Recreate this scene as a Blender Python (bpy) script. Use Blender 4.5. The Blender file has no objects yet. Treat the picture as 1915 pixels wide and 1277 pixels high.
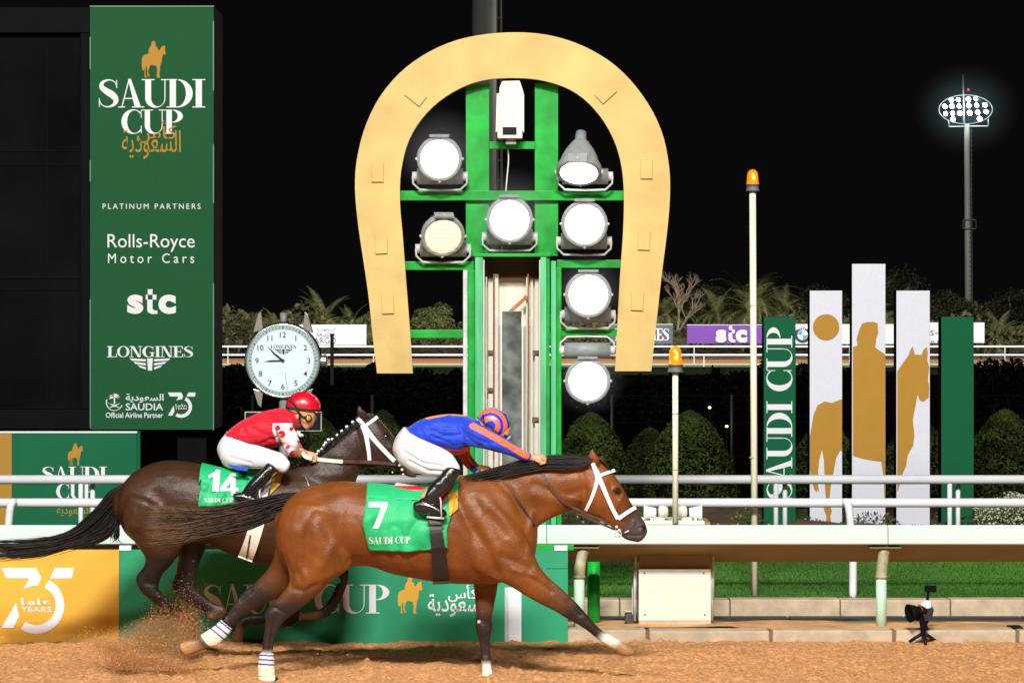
import bpy, bmesh, math, random
import numpy as np
from mathutils import Vector, Matrix, kdtree
from mathutils.bvhtree import BVHTree
from mathutils.geometry import tessellate_polygon
from mathutils import noise as mnoise

random.seed(7); RNG = np.random.default_rng(7)
C = bpy.context.scene.collection
R = math.radians
CAMH = 2.66; F = 5000.0; CX = 957.5; HZ = 600.0     # camera height, focal length in photo pixels, horizon row

# ------------------------------------------------------------------ camera
cam = bpy.data.cameras.new('camera'); camo = bpy.data.objects.new('camera', cam); C.objects.link(camo)
camo.location = (0, 0, CAMH); camo.rotation_euler = (R(90), 0, 0)
cam.sensor_width = 36; cam.lens = 36*F/1915; cam.shift_y = -(638.5-HZ)/1915
cam.clip_start = .5; cam.clip_end = 3000
bpy.context.scene.camera = camo
# ------------------------------------------------------------------ world and exposure (night)
w = bpy.data.worlds.new('World'); bpy.context.scene.world = w; w.use_nodes = True
w.node_tree.nodes['Background'].inputs[0].default_value = (.0030, .0026, .0028, 1)
w.node_tree.nodes['Background'].inputs[1].default_value = 1.0
vs = bpy.context.scene.view_settings
vs.view_transform = 'Standard'; vs.look = 'None'; vs.gamma = 1; vs.exposure = 0
bpy.context.scene.render.engine = 'CYCLES'
bpy.context.scene.cycles.max_bounces = 6
bpy.context.scene.cycles.use_denoising = True
# ------------------------------------------------------------------ stadium floodlights (out of frame, on the grandstand roof and the masts)
def area(name, loc, tgt, power, sx, sy, col=(1, .97, .92)):
    l = bpy.data.lights.new(name, 'AREA'); l.shape = 'RECTANGLE'; l.size = sx; l.size_y = sy; l.energy = power; l.color = col
    o = bpy.data.objects.new(name, l); C.objects.link(o); o.location = loc
    o.rotation_euler = (Vector(tgt)-Vector(loc)).to_track_quat('-Z', 'Y').to_euler(); return o
area('stand_floodlight', (-1.5, -9, 25), (0, 24, 1), 19500, 8, 2.2)
area('stand_floodlight', (-17, -7, 21), (0, 24, 1), 4200, 4, 1.6)
area('stand_floodlight', (9, -11, 22), (2, 26, 1), 4200, 5, 1.6)
area('mast_floodlight', (-6, 112, 34), (0, 172, 1), 90000, 6, 2.0)
area('mast_floodlight', (40, 116, 34), (10, 175, 1), 40000, 6, 2.0)

# ------------------------------------------------------------------ helpers
def V(px, py, Y):
    return Vector(((px-CX)*Y/F, Y, CAMH-(py-HZ)*Y/F))
def tagp(o, label=None, cat=None, group=None, kind=None):
    if label: o['label'] = label
    if cat: o['category'] = cat
    if group: o['group'] = group
    if kind: o['kind'] = kind
    return o
def thing(name, label, cat, loc=(0, 0, 0), group=None):
    o = bpy.data.objects.new(name, None); C.objects.link(o); o.location = loc
    o.empty_display_size = .1
    return tagp(o, label, cat, group)
def root_of(o):
    while o.parent: o = o.parent
    return o
def link(name, me, parent=None):
    o = bpy.data.objects.new(name, me); C.objects.link(o)
    if parent is not None:
        off = root_of(parent).location
        if off.length > 0: me.transform(Matrix.Translation(-off))
        o.parent = parent
    return o
def shade(me, smooth=True):
    me.polygons.foreach_set('use_smooth', [smooth]*len(me.polygons))

def mat(name, col, rough=.6, var=0, vs_=8, bump=0, bs=40, metal=0, spec=.5, emit=None, attr=None, coat=0, stretch=None, alpha=None, trans=0, col2=None, sheen=0):
    m = bpy.data.materials.new(name); m.use_nodes = True; nt = m.node_tree; b = nt.nodes['Principled BSDF']
    b.inputs['Base Color'].default_value = (*col, 1); b.inputs['Roughness'].default_value = rough
    b.inputs['Metallic'].default_value = metal; b.inputs['Specular IOR Level'].default_value = spec
    b.inputs['Coat Weight'].default_value = coat; b.inputs['Transmission Weight'].default_value = trans
    b.inputs['Sheen Weight'].default_value = sheen
    src = None
    tc = nt.nodes.new('ShaderNodeTexCoord'); vec = tc.outputs['Object']
    if stretch:
        mp = nt.nodes.new('ShaderNodeMapping'); mp.inputs['Scale'].default_value = stretch
        nt.links.new(vec, mp.inputs['Vector']); vec = mp.outputs['Vector']
    if attr:
        a = nt.nodes.new('ShaderNodeAttribute'); a.attribute_name = attr; src = a.outputs['Color']
    if var or col2:
        n = nt.nodes.new('ShaderNodeTexNoise'); n.inputs['Scale'].default_value = vs_; n.inputs['Detail'].default_value = 6
        nt.links.new(vec, n.inputs['Vector'])
        if col2:
            cr = nt.nodes.new('ShaderNodeValToRGB'); cr.color_ramp.elements[0].position = .38; cr.color_ramp.elements[1].position = .62
            cr.color_ramp.elements[0].color = (*col, 1); cr.color_ramp.elements[1].color = (*col2, 1)
            nt.links.new(n.outputs['Fac'], cr.inputs[0]); src = cr.outputs[0]
        if var:
            mr = nt.nodes.new('ShaderNodeMapRange'); mr.inputs[1].default_value = .3; mr.inputs[2].default_value = .7
            mr.inputs[3].default_value = 1-var; mr.inputs[4].default_value = 1+var
            nt.links.new(n.outputs['Fac'], mr.inputs[0])
            mx = nt.nodes.new('ShaderNodeVectorMath'); mx.operation = 'SCALE'
            if src: nt.links.new(src, mx.inputs[0])
            else: mx.inputs[0].default_value = col
            nt.links.new(mr.outputs[0], mx.inputs['Scale']); src = mx.outputs[0]
    if src: nt.links.new(src, b.inputs['Base Color'])
    if bump:
        n = nt.nodes.new('ShaderNodeTexNoise'); n.inputs['Scale'].default_value = bs; n.inputs['Detail'].default_value = 5
        nt.links.new(vec, n.inputs['Vector'])
        bp = nt.nodes.new('ShaderNodeBump'); bp.inputs['Strength'].default_value = 1; bp.inputs['Distance'].default_value = bump
        nt.links.new(n.outputs['Fac'], bp.inputs['Height']); nt.links.new(bp.outputs[0], b.inputs['Normal'])
    if emit:
        b.inputs['Emission Color'].default_value = (*emit[0], 1); b.inputs['Emission Strength'].default_value = emit[1]
    return m

class MB:
    def __init__(s): s.v = []; s.f = []; s.m = []
    def add(s, vs, fs, mi=0):
        n = len(s.v); s.v += [tuple(v) for v in vs]; s.f += [tuple(i+n for i in f) for f in fs]; s.m += [mi]*len(fs); return s
    def box(s, x0, y0, z0, x1, y1, z1, mi=0):
        v = [(x, y, z) for z in (z0, z1) for y in (y0, y1) for x in (x0, x1)]
        return s.add(v, [(0, 2, 3, 1), (4, 5, 7, 6), (0, 1, 5, 4), (2, 6, 7, 3), (0, 4, 6, 2), (1, 3, 7, 5)], mi)
    def pbox(s, px0, py0, px1, py1, Y, d, mi=0):          # box whose front face covers these photo pixels at distance Y
        a = V(px0, py1, Y); b = V(px1, py0, Y); return s.box(a.x, Y, a.z, b.x, Y+d, b.z, mi)
    def tube(s, pts, rad, n=10, mi=0, cap=True, sq=1.0):
        pts = [Vector(p) for p in pts]; rads = rad if hasattr(rad, '__len__') else [rad]*len(pts)
        rings = []; up = Vector((0, 0, 1)); prev = None
        for i, p in enumerate(pts):
            t = (pts[min(i+1, len(pts)-1)]-pts[max(i-1, 0)]).normalized()
            if prev is None:
                a = t.cross(up if abs(t.z) < .9 else Vector((0, 1, 0))).normalized()
            else:
                a = (prev - t*prev.dot(t)).normalized()
            prev = a; b = t.cross(a)
            rings.append([p+a*math.cos(2*math.pi*k/n)*rads[i]+b*math.sin(2*math.pi*k/n)*rads[i]*sq for k in range(n)])
        vs = [v for r in rings for v in r]; fs = []
        for i in range(len(pts)-1):
            for k in range(n):
                k2 = (k+1) % n; fs.append((i*n+k, i*n+k2, (i+1)*n+k2, (i+1)*n+k))
        if cap: fs += [tuple(reversed(range(n))), tuple((len(pts)-1)*n+k for k in range(n))]
        return s.add(vs, fs, mi)
    def cyl(s, a, b, r, n=16, mi=0, r2=None): return s.tube([a, b], [r, r if r2 is None else r2], n, mi)
    def lathe(s, base, axis, prof, n=20, mi=0):            # prof: [(distance along axis, radius)]
        base = Vector(base); axis = Vector(axis).normalized()
        return s.tube([base+axis*t for t, r in prof], [max(r, 1e-4) for t, r in prof], n, mi) if False else s._lathe(base, axis, prof, n, mi)
    def _lathe(s, base, ax, prof, n, mi):
        a = ax.cross(Vector((0, 0, 1)) if abs(ax.z) < .9 else Vector((0, 1, 0))).normalized(); b = ax.cross(a)
        vs = []; fs = []
        for t, r in prof:
            for k in range(n):
                th = 2*math.pi*k/n; vs.append(base+ax*t+(a*math.cos(th)+b*math.sin(th))*max(r, 1e-4))
        for i in range(len(prof)-1):
            for k in range(n):
                k2 = (k+1) % n; fs.append((i*n+k, i*n+k2, (i+1)*n+k2, (i+1)*n+k))
        fs += [tuple(reversed(range(n))), tuple((len(prof)-1)*n+k for k in range(n))]
        return s.add(vs, fs, mi)
    def ball(s, c, rx, ry, rz, n=12, mi=0):
        vs = []; fs = []; c = Vector(c)
        for i in range(n+1):
            ph = math.pi*i/n
            for k in range(n*2):
                th = math.pi*k/n; vs.append(c+Vector((rx*math.sin(ph)*math.cos(th), ry*math.sin(ph)*math.sin(th), rz*math.cos(ph))))
        m = n*2
        for i in range(n):
            for k in range(m): fs.append((i*m+k, (i+1)*m+k, (i+1)*m+(k+1) % m, i*m+(k+1) % m))
        return s.add(vs, fs, mi)
    def prism(s, pts, d, mi=0):                            # flat polygon of world points facing the camera, pushed back by d
        n = len(pts); tri = tessellate_polygon([[Vector(p) for p in pts]])
        back = [Vector(p)+Vector((0, d, 0)) for p in pts]
        s.add(list(pts)+back, [t for t in tri]+[tuple(i+n for i in reversed(t)) for t in tri]+[(i, (i+1) % n, (i+1) % n+n, i+n) for i in range(n)], mi)
        return s
    def build(s, name, mats, parent=None, smooth=False, bevel=0, fix=True):
        me = bpy.data.meshes.new(name); me.from_pydata(s.v, [], s.f)
        if not isinstance(mats, (list, tuple)): mats = [mats]
        for m in mats: me.materials.append(m)
        if len(mats) > 1: me.polygons.foreach_set('material_index', s.m)
        if fix:
            bm = bmesh.new(); bm.from_mesh(me); bmesh.ops.recalc_face_normals(bm, faces=bm.faces); bm.to_mesh(me); bm.free()
        o = link(name, me, parent)
        if smooth: shade(me)
        if bevel:
            b = o.modifiers.new('bevel', 'BEVEL'); b.width = bevel; b.segments = 2; b.limit_method = 'ANGLE'; b.angle_limit = R(40)
        return o

def cr(P, sub=6, closed=False):                           # Catmull-Rom through tuples of numbers
    P = [np.array(p, float) for p in P]; n = len(P); out = []
    for i in range(n if closed else n-1):
        g = lambda j: P[j % n] if closed else P[min(max(j, 0), n-1)]
        p0, p1, p2, p3 = g(i-1), g(i), g(i+1), g(i+2)
        for k in range(sub):
            t = k/sub
            out.append(.5*((2*p1)+(-p0+p2)*t+(2*p0-5*p1+4*p2-p3)*t*t+(-p0+3*p1-3*p2+p3)*t**3))
    if not closed: out.append(P[-1])
    return out

# ---- quick mesh from numpy: quads given as (n,4,3)
def quads(name, Q, material, parent=None, attr=None):
    n = len(Q); me = bpy.data.meshes.new(name)
    me.vertices.add(n*4); me.vertices.foreach_set('co', np.ascontiguousarray(Q, dtype=np.float32).ravel())
    me.loops.add(n*4); me.loops.foreach_set('vertex_index', np.arange(n*4, dtype=np.int32))
    me.polygons.add(n); me.polygons.foreach_set('loop_start', np.arange(0, n*4, 4, dtype=np.int32))
    me.polygons.foreach_set('loop_total', np.full(n, 4, dtype=np.int32))
    me.update(calc_edges=True); me.materials.append(material)
    if attr is not None:
        ca = me.color_attributes.new('col', 'FLOAT_COLOR', 'POINT')
        c = np.ones((n*4, 4), np.float32); c[:, :3] = np.repeat(attr, 4, axis=0); ca.data.foreach_set('color', c.ravel())
    return link(name, me, parent)
def leaf_quads(P, N, size, asp=.5, jit=.8):               # a leaf at each point, roughly facing N
    n = len(P); N = N+RNG.normal(0, jit, (n, 3)); N /= np.linalg.norm(N, axis=1)[:, None]+1e-9
    T = RNG.normal(0, 1, (n, 3)); T -= N*np.sum(T*N, axis=1)[:, None]; T /= np.linalg.norm(T, axis=1)[:, None]+1e-9
    B = np.cross(N, T); s = (size*RNG.uniform(.6, 1.3, n))[:, None]
    return np.stack([P-T*s, P+B*s*asp, P+T*s, P-B*s*asp], axis=1)

# ---- lettering
SER = .035
def crescent(cx, cy, ro, ri, a0, a1, ic=None, n=28):
    ic = ic or (cx, cy); out = []
    for k in range(n+1):
        a = R(a0+(a1-a0)*k/n); out.append(((cx+ro[0]*math.cos(a), cy+ro[1]*math.sin(a)), (ic[0]+ri[0]*math.cos(a), ic[1]+ri[1]*math.sin(a))))
    return [[out[i][0], out[i+1][0], out[i+1][1], out[i][1]] for i in range(n)]
def rr(x0, y0, x1, y1): return [[(x0, y0), (x1, y0), (x1, y1), (x0, y1)]]
def stroke(P, sub=6):
    P = cr(P, sub); L = []
    for i, p in enumerate(P):
        t = P[min(i+1, len(P)-1)][:2]-P[max(i-1, 0)][:2]; t = t/(np.linalg.norm(t)+1e-9); nn = np.array((-t[1], t[0]))
        L.append((tuple(p[:2]+nn*p[2]/2), tuple(p[:2]-nn*p[2]/2)))
    return [[L[i][0], L[i+1][0], L[i+1][1], L[i][1]] for i in range(len(L)-1)]
def glyph(c):
    if c == 'S': return .73, stroke([(.70, .74, .02), (.62, .90, .03), (.42, .975, .045), (.20, .88, .11), (.17, .72, .17), (.34, .57, .22), (.55, .44, .24), (.67, .26, .18), (.58, .09, .10), (.36, .022, .045), (.17, .10, .03), (.08, .28, .02)])+rr(.68, .68, .71, .97)+rr(.07, .02, .10, .33)
    if c == 'A': return .92, [[(.42, 1), (.46, 1), (.20, 0), (.16, 0)], [(.40, 1.01), (.50, 1.01), (.86, 0), (.64, 0)]]+rr(.25, .30, .66, .34)+rr(.05, 0, .30, SER)+rr(.54, 0, .97, SER)
    if c == 'U': return .90, rr(.12, .33, .33, 1)+rr(.80, .33, .835, 1)+crescent(.4775, .34, (.3575, .35), (.235, .30), 180, 360, (.565, .34))+rr(0, 1-SER, .45, 1)+rr(.68, 1-SER, .95, 1)
    if c == 'D': return .95, rr(.12, 0, .34, 1)+rr(0, 0, .42, SER)+rr(0, 1-SER, .42, 1)+crescent(.38, .5, (.55, .5), (.31, .465), -90, 90)
    if c == 'I': return .46, rr(.12, 0, .34, 1)+rr(0, 0, .46, SER)+rr(0, 1-SER, .46, 1)
    if c == 'C': return .88, crescent(.5, .5, (.47, .51), (.30, .47), 42, 318, (.56, .5))+rr(.81, .66, .84, .98)+rr(.81, .02, .84, .34)
    if c == 'P': return .82, rr(.12, 0, .34, 1)+rr(0, 0, .46, SER)+rr(0, 1-SER, .40, 1)+crescent(.36, .73, (.42, .27), (.21, .235), -90, 90)
    if c == 'O': return 1.0, crescent(.5, .5, (.47, .51), (.27, .46), 0, 360)
    if c == 'G': return 1.0, crescent(.5, .5, (.47, .51), (.27, .46), 42, 318, (.54, .5))+rr(.70, .05, .88, .42)+rr(.58, .40, .98, .45)+rr(.82, .66, .86, .98)
    if c == 'N': return 1.0, rr(.14, 0, .20, 1)+rr(.80, 0, .86, 1)+[[(.14, 1), (.36, 1), (.86, 0), (.66, 0)]]+rr(0, 0, .34, .05)+rr(0, .95, .3, 1)+rr(.66, .95, 1, 1)
    if c == 'E': return .82, rr(.12, 0, .34, 1)+rr(0, 0, .78, .06)+rr(0, .94, .76, 1)+rr(.3, .47, .6, .53)+rr(.72, .06, .78, .3)+rr(.70, .72, .76, .94)+rr(.56, .36, .61, .64)
    if c == 'L': return .78, rr(.12, 0, .34, 1)+rr(0, 0, .76, .06)+rr(0, .94, .46, 1)+rr(.70, .06, .76, .32)
    if c == 'R': return .9, glyph('P')[1]+[[(.42, .46), (.60, .46), (.92, 0), (.68, 0)]]
    return .42, []
def serif_polys(s, sp=-.035):
    x = 0; out = []
    for c in s:
        w_, g = glyph(c); out += [[(px+x, py) for px, py in q] for q in g]; x += w_+sp
    return out
DEPS = None
def font_polys(s, bold=0, sp=1.0):
    c = bpy.data.curves.new('t', 'FONT'); c.body = s; c.offset = bold; c.space_character = sp; c.resolution_u = 4
    o = bpy.data.objects.new('t', c); C.objects.link(o)
    me = bpy.data.meshes.new_from_object(o.evaluated_get(bpy.context.evaluated_depsgraph_get()))
    P = [[(me.vertices[i].co.x, me.vertices[i].co.y) for i in p.vertices] for p in me.polygons]
    bpy.data.objects.remove(o); bpy.data.curves.remove(c); bpy.data.meshes.remove(me); return P
def fit(polys, box, rot=False, keep=False):                # lay polygons out in a box of photo pixels
    if rot: polys = [[(-y, x) for x, y in p] for p in polys]
    xs = [x for p in polys for x, y in p]; ys = [y for p in polys for x, y in p]
    x0, x1, y0, y1 = min(xs), max(xs), min(ys), max(ys)
    return [[(box[0]+(x-x0)/(x1-x0)*(box[2]-box[0]), box[3]-(y-y0)/(y1-y0)*(box[3]-box[1])) for x, y in p] for p in polys]
def ink(name, polys, Y, material, parent, off=.004, stag=True, bvh=None):
    mb = MB(); k = 0
    for i, p in enumerate(polys):
        yy = Y-off-(.00025*(i % 7) if stag else 0)
        pts = [V(a, b, yy) for a, b in p]
        if bvh is not None: pts = [onsurf(bvh, a, b, .009+.0003*(i % 5), Y) for a, b in p]
        if len(pts) <= 4: mb.add(pts, [tuple(range(len(pts)))])
        else: mb.add(pts, tessellate_polygon([pts]))
    o = mb.build(name, material, parent, fix=False)
    me = o.data                                            # turn every face to the camera
    bm = bmesh.new(); bm.from_mesh(me); bm.normal_update(); fl = [f for f in bm.faces if f.normal.y > 0]
    bmesh.ops.reverse_faces(bm, faces=fl); bm.to_mesh(me); bm.free(); return o
def serif(s, box, Y, m, parent, name='lettering', **k): return ink(name, fit(serif_polys(s), box, k.pop('rot', False)), Y, m, parent, **k)
def sans(s, box, Y, m, parent, name='lettering', bold=0, sp=1.0, **k): return ink(name, fit(font_polys(s, bold, sp), box), Y, m, parent, stag=False, **k)
def rev(s): return s[::-1]
AR_SAUDI = rev('\uFE8D\uFEDF\uFEB4\uFECC\uFEEE\uFEA9\uFEF3\uFE94'); AR_CUP = rev('\uFEDB\uFE84\uFEB1'); AR_YEARS = rev('\uFECB\uFE8E\uFEE3\uFE8E')
CO = Vector((0, 0, CAMH))
def onsurf(bvh, px, py, off, Y):
    d = (V(px, py, 20)-CO).normalized(); h = bvh.ray_cast(CO, d)
    if h[0] is None: return None if off is None else V(px, py, Y)
    return h[0]-d*(off or 0)
EMB = [(575,135),(592,140),(600,160),(596,178),(612,190),(620,215),(630,222),(650,190),(658,178),(664,184),(672,176),(683,184),(682,215),(689,245),(682,262),(665,252),(657,290),(650,330),(640,360),(636,400),(632,440),(638,466),(608,466),(608,440),(612,400),(605,360),(560,350),(545,365),(535,395),(532,420),(546,455),(534,462),(522,430),(524,400),(520,370),(514,362),(508,395),(510,440),(517,464),(500,464),(500,420),(500,372),(494,402),(482,400),(474,360),(476,300),(486,270),(510,255),(535,250),(537,215),(550,185),(560,175),(560,150)]
def emblem(box, Y, m, parent):
    p = [[(x, -y) for x, y in EMB]]
    return ink('rider_emblem', fit(p, box), Y, m, parent, off=.005)
def seventy_five(bx, by, s, Y, m, parent):
    P = [[(10,235),(258,235),(295,305),(272,360),(225,365),(168,385),(212,310),(48,308)], [(115,485),(137,580),(95,665),(10,665)], [(395,235),(527,235),(515,310),(357,310)]]
    for i in range(24):
        a, b = R(63-186*i/24), R(63-186*(i+1)/24); c = (258, 503)
        P.append([(c[0]+203*math.cos(a), c[1]-203*math.sin(a)), (c[0]+203*math.cos(b), c[1]-203*math.sin(b)), (c[0]+141*math.cos(b), c[1]-141*math.sin(b)), (c[0]+141*math.cos(a), c[1]-141*math.sin(a))])
    q = lambda x, y: (bx+x*s, by+y*s)
    ink('anniversary_numeral', [[q(*p) for p in po] for po in P], Y, m, parent)
    sans('YEARS', (*q(150, 512), *q(368, 550)), Y, m, parent, bold=.01, sp=1.1)
    sans(AR_YEARS, (*q(150, 450), *q(368, 500)), Y, m, parent, bold=.015)

# ------------------------------------------------------------------ materials
M = {}
M['dirt'] = mat('dirt', (.80, .375, .142), .95, .32, 30, .034, 95)
M['dirt2'] = mat('loose_dirt', (.62, .33, .13), .95, .3, 5)
M['kerb'] = mat('kerb_stone', (.52, .41, .285), .85, .2, 7, .005, 60)
M['joint'] = mat('joint', (.20, .12, .07), .9)
M['gutter'] = mat('gutter', (.05, .055, .055), .9, .3, 5, .004, 40)
M['concrete'] = mat('concrete', (.40, .34, .24), .9, .25, 3, .004, 30)
M['turf'] = mat('turf_soil', (.035, .085, .015), .9, .25, 3)
M['grass'] = mat('grass_blade', (.05, .15, .018), .7, attr='col', spec=.25)
M['leaf'] = mat('leaf', (.05, .07, .02), .7, attr='col', spec=.08)
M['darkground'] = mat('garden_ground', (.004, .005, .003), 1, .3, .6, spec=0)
M['rail'] = mat('white_rail_paint', (.74, .75, .80), .35, .04, 3)
M['mint'] = mat('rail_cover_plastic', (.58, .72, .675), .4, .04, 2)
M['mintpost'] = mat('mint_post', (.52, .72, .58), .5, .15, 6)
M['under'] = mat('rail_shaded_underside', (.22, .15, .055), .7, .15, 3)  # brown stands in for shade on the underside of the mint cover
M['green'] = mat('green_enamel', (.001, .33, .03), .38, .35, 5, .002, 12)
M['greenlt'] = mat('pale_green', (.09, .48, .22), .45, .35, 9, .001, 30, stretch=(1, 1, .15))  # paler green with vertical streaks
M['shoe'] = mat('horseshoe_paint', (.57, .42, .158), .6, .14, 2.6, .005, 7, spec=.3)
M['shoeedge'] = mat('horseshoe_edge', (.55, .34, .08), .6)
M['grey'] = mat('lamp_cast_metal', (.24, .27, .27), .5, .2, 14, .001, 80)
M['greyd'] = mat('lamp_dark_metal', (.11, .12, .13), .5, .2, 10)
M['galv'] = mat('galvanised', (.55, .57, .57), .4, .15, 12)
M['pwhite'] = mat('pillar_white', (.73, .75, .85), .6, .03, 40, spec=.2)
M['white'] = mat('white_print', (.80, .81, .86), .5, .02, 20)
M['whitep'] = mat('cream_metal', (.72, .69, .60), .5, .07, 6)
M['gold'] = mat('gold_print', (.46, .235, .020), .7, .03, 5)
M['goldbrd'] = mat('gold_board', (.72, .41, .045), .5, .08, 2)
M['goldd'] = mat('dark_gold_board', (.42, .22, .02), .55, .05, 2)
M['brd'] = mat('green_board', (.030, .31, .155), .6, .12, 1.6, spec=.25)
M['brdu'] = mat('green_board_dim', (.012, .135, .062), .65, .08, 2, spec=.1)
M['brd2'] = mat('green_banner', (.017, .100, .038), .75, .14, 60, spec=.08)
M['brd3'] = mat('green_pillar', (.008, .115, .048), .7, .06, 50, spec=.1)
M['dark'] = mat('dark_metal', (.004, .004, .005), .7, .2, 4, spec=.08)
M['screen'] = mat('led_screen', (.0052, .0046, .0060), .8, .55, .9, spec=.04)
M['brownside'] = mat('banner_side', (.075, .062, .048), .5, .2, 5)
M['black'] = mat('black', (.005, .005, .006), .5, spec=.2)
M['ink'] = mat('black_ink', (.01, .012, .02), .5)
M['lamp'] = mat('lamp_glass', (.9, .9, .9), .2, emit=((1, .97, .98), 9))
M['lampw'] = mat('warm_lamp_glass', (.9, .8, .5), .2, emit=((1, .80, .42), .95))
M['amber'] = mat('amber_dome', (.9, .22, .005), .15, emit=((1, .22, .0), .55), coat=.5)
M['ambercore'] = mat('amber_core', (.95, .6, .1), .2, emit=((1, .6, .1), 1.5))
M['postw'] = mat('cream_post', (.82, .79, .60), .4, .05, 5)
M['chrome'] = mat('polished_steel', (.78, .80, .82), .22, metal=.85)
M['bark'] = mat('bark', (.10, .075, .05), .9, .3, 5)
M['soil'] = mat('soil', (.10, .06, .035), .95, .3, 4, .02, 12)
def scr(name, c): return mat(name, c, .5, .03, 9)
# ================================================================== SETTING
def grid(name, x0, x1, y0, y1, nx, ny, zf, m, kind='structure'):
    xs = np.linspace(x0, x1, nx); ys = np.linspace(y0, y1, ny); X, Y = np.meshgrid(xs, ys); Z = zf(X, Y)
    co = np.stack([X, Y, Z], -1).reshape(-1, 3); i = np.arange(ny-1)[:, None]*nx+np.arange(nx-1)[None]
    q = np.stack([i, i+1, i+nx+1, i+nx], -1).reshape(-1, 4); me = bpy.data.meshes.new(name)
    me.vertices.add(len(co)); me.vertices.foreach_set('co', co.astype(np.float32).ravel())
    me.loops.add(q.size); me.loops.foreach_set('vertex_index', q.astype(np.int32).ravel())
    me.polygons.add(len(q)); me.polygons.foreach_set('loop_start', np.arange(0, q.size, 4, dtype=np.int32)); me.polygons.foreach_set('loop_total', np.full(len(q), 4, dtype=np.int32))
    me.update(calc_edges=True); me.materials.append(m); shade(me); o = link(name, me); return tagp(o, kind=kind)
_NT = [RNG.normal(0, 1, (64, 64)) for _ in range(4)]
def vnoise(X, Y, s, k=0):                                  # periodic value noise
    T = _NT[k % 4]; x = X*s+100; y = Y*s+100; xi = np.floor(x).astype(int); yi = np.floor(y).astype(int)
    fx = x-xi; fy = y-yi; fx = fx*fx*(3-2*fx); fy = fy*fy*(3-2*fy)
    g = lambda a, b: T[a % 64, b % 64]
    return (g(xi, yi)*(1-fx)+g(xi+1, yi)*fx)*(1-fy)+(g(xi, yi+1)*(1-fx)+g(xi+1, yi+1)*fx)*fy
def dirtz(X, Y):
    z = .006*vnoise(X, Y, 1.7)+.005*vnoise(X, Y, 8, 1)+.006*vnoise(X*.7+Y*.4, Y, 19, 2)+.0055*vnoise(X+Y*.5, Y, 37, 3)
    rut = np.zeros_like(z)
    for yy, a in ((20.55, .035), (21.0, .03), (21.35, .045), (21.75, .035), (19.9, .02)):
        rut -= a*np.exp(-((Y-yy-.08*np.sin(X*1.3+yy*3))/.055)**2)*(.5+.5*np.clip(vnoise(X, Y*0, 1.3, 1)+.4, 0, 1.4))
    clod = np.clip(vnoise(X, Y, 17, 2)-1.1, 0, 2)*.02
    edge = np.clip(1-np.abs(Y-22.13)/.1, 0, 1)*.008*(.5+np.clip(vnoise(X, Y, 6, 2), 0, 1.5))
    return z+rut+clod+edge-.004
grid('dirt_track', -6, 6, 17.8, 22.19, 760, 300, dirtz, M['dirt'])
o = MB().box(-60, -10, -.4, 60, 17.82, -.03).box(-60, 17.8, -.4, -5.98, 22.19, -.03).box(5.98, 17.8, -.4, 60, 22.19, -.03).build('dirt_track_outer', M['dirt']); tagp(o, kind='structure')
# kerb stones between track and ledge
mb = MB(); x = -9.0
for k in range(28):
    L = 2.02*.45 if k % 9 == 4 else 1.02
    mb.box(x+.012, 22.2, -.2, x+L-.012, 22.42, .092+.004*math.sin(k*2.3)); x += L+.004
o = mb.build('kerb', M['kerb'], bevel=.012); tagp(o, kind='structure')
o = MB().box(-12, 22.215, -.2, 14, 22.40, .085).build('kerb_joint', M['joint']); tagp(o, kind='structure')
grid('sand_ledge', -10, 12, 22.41, 23.5, 200, 30, lambda X, Y: .085-.075*np.clip((Y-22.45)/1.0, 0, 1)+.016*vnoise(X, Y, 2.2)+.006*vnoise(X, Y, 15, 1), M['dirt2'])
o = MB().box(-14, 23.1, -.3, 14, 23.77, .012).build('concrete_strip', M['concrete']); tagp(o, kind='structure')
mb = MB()
for k in range(16): mb.box(-8+k*1.05, 23.775, -.3, -8+k*1.05+1.035, 24.21, -.008)
o = mb.build('gutter', M['gutter']); tagp(o, kind='structure')
mb = MB(); x = -9
for k in range(18):
    L = .99; mb.box(x, 24.2, -.2, x+L, 24.42, .138+.002*math.sin(k*3)); x += L+.008
o = mb.build('turf_kerb', M['kerb'], bevel=.01); tagp(o, kind='structure')
grid('turf_track', -16, 16, 24.41, 31.2, 60, 30, lambda X, Y: .125+.01*vnoise(X, Y, .8), M['turf'])
def tuft(n, x0, x1, y0, y1, h, name, base=.125, cols=((.032, .120, .011), (.070, .19, .022))):
    P = np.stack([RNG.uniform(x0, x1, n), y0+(y1-y0)*RNG.uniform(0, 1, n)**1.3, np.full(n, base)], 1)
    hh = h*RNG.uniform(.6, 1.2, n); ln = RNG.normal(0, .45, (n, 2))*hh[:, None]; a = RNG.uniform(0, math.pi, n)
    wv = np.stack([np.cos(a), np.sin(a)*.5, np.zeros(n)], 1)*.0055
    top = P+np.stack([ln[:, 0], ln[:, 1], hh], 1); t = RNG.uniform(0, 1, n)[:, None]
    pt = np.clip(.5+.4*vnoise(P[:, 0], P[:, 1], 1.1)[:, None], 0, 1)
    col = (np.array(cols[0])*(1-t)+np.array(cols[1])*t)*(.75+.5*pt)
    o = quads(name, np.stack([P-wv, P+wv, top+wv*.3, top-wv*.3], 1), M['grass'], attr=col); return tagp(o, kind='stuff')
tagp(tuft(170000, -5.8, 6.2, 24.43, 28.8, .024, 'turf_grass'), 'short green turf growing behind the low stone kerb', 'grass')
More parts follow.
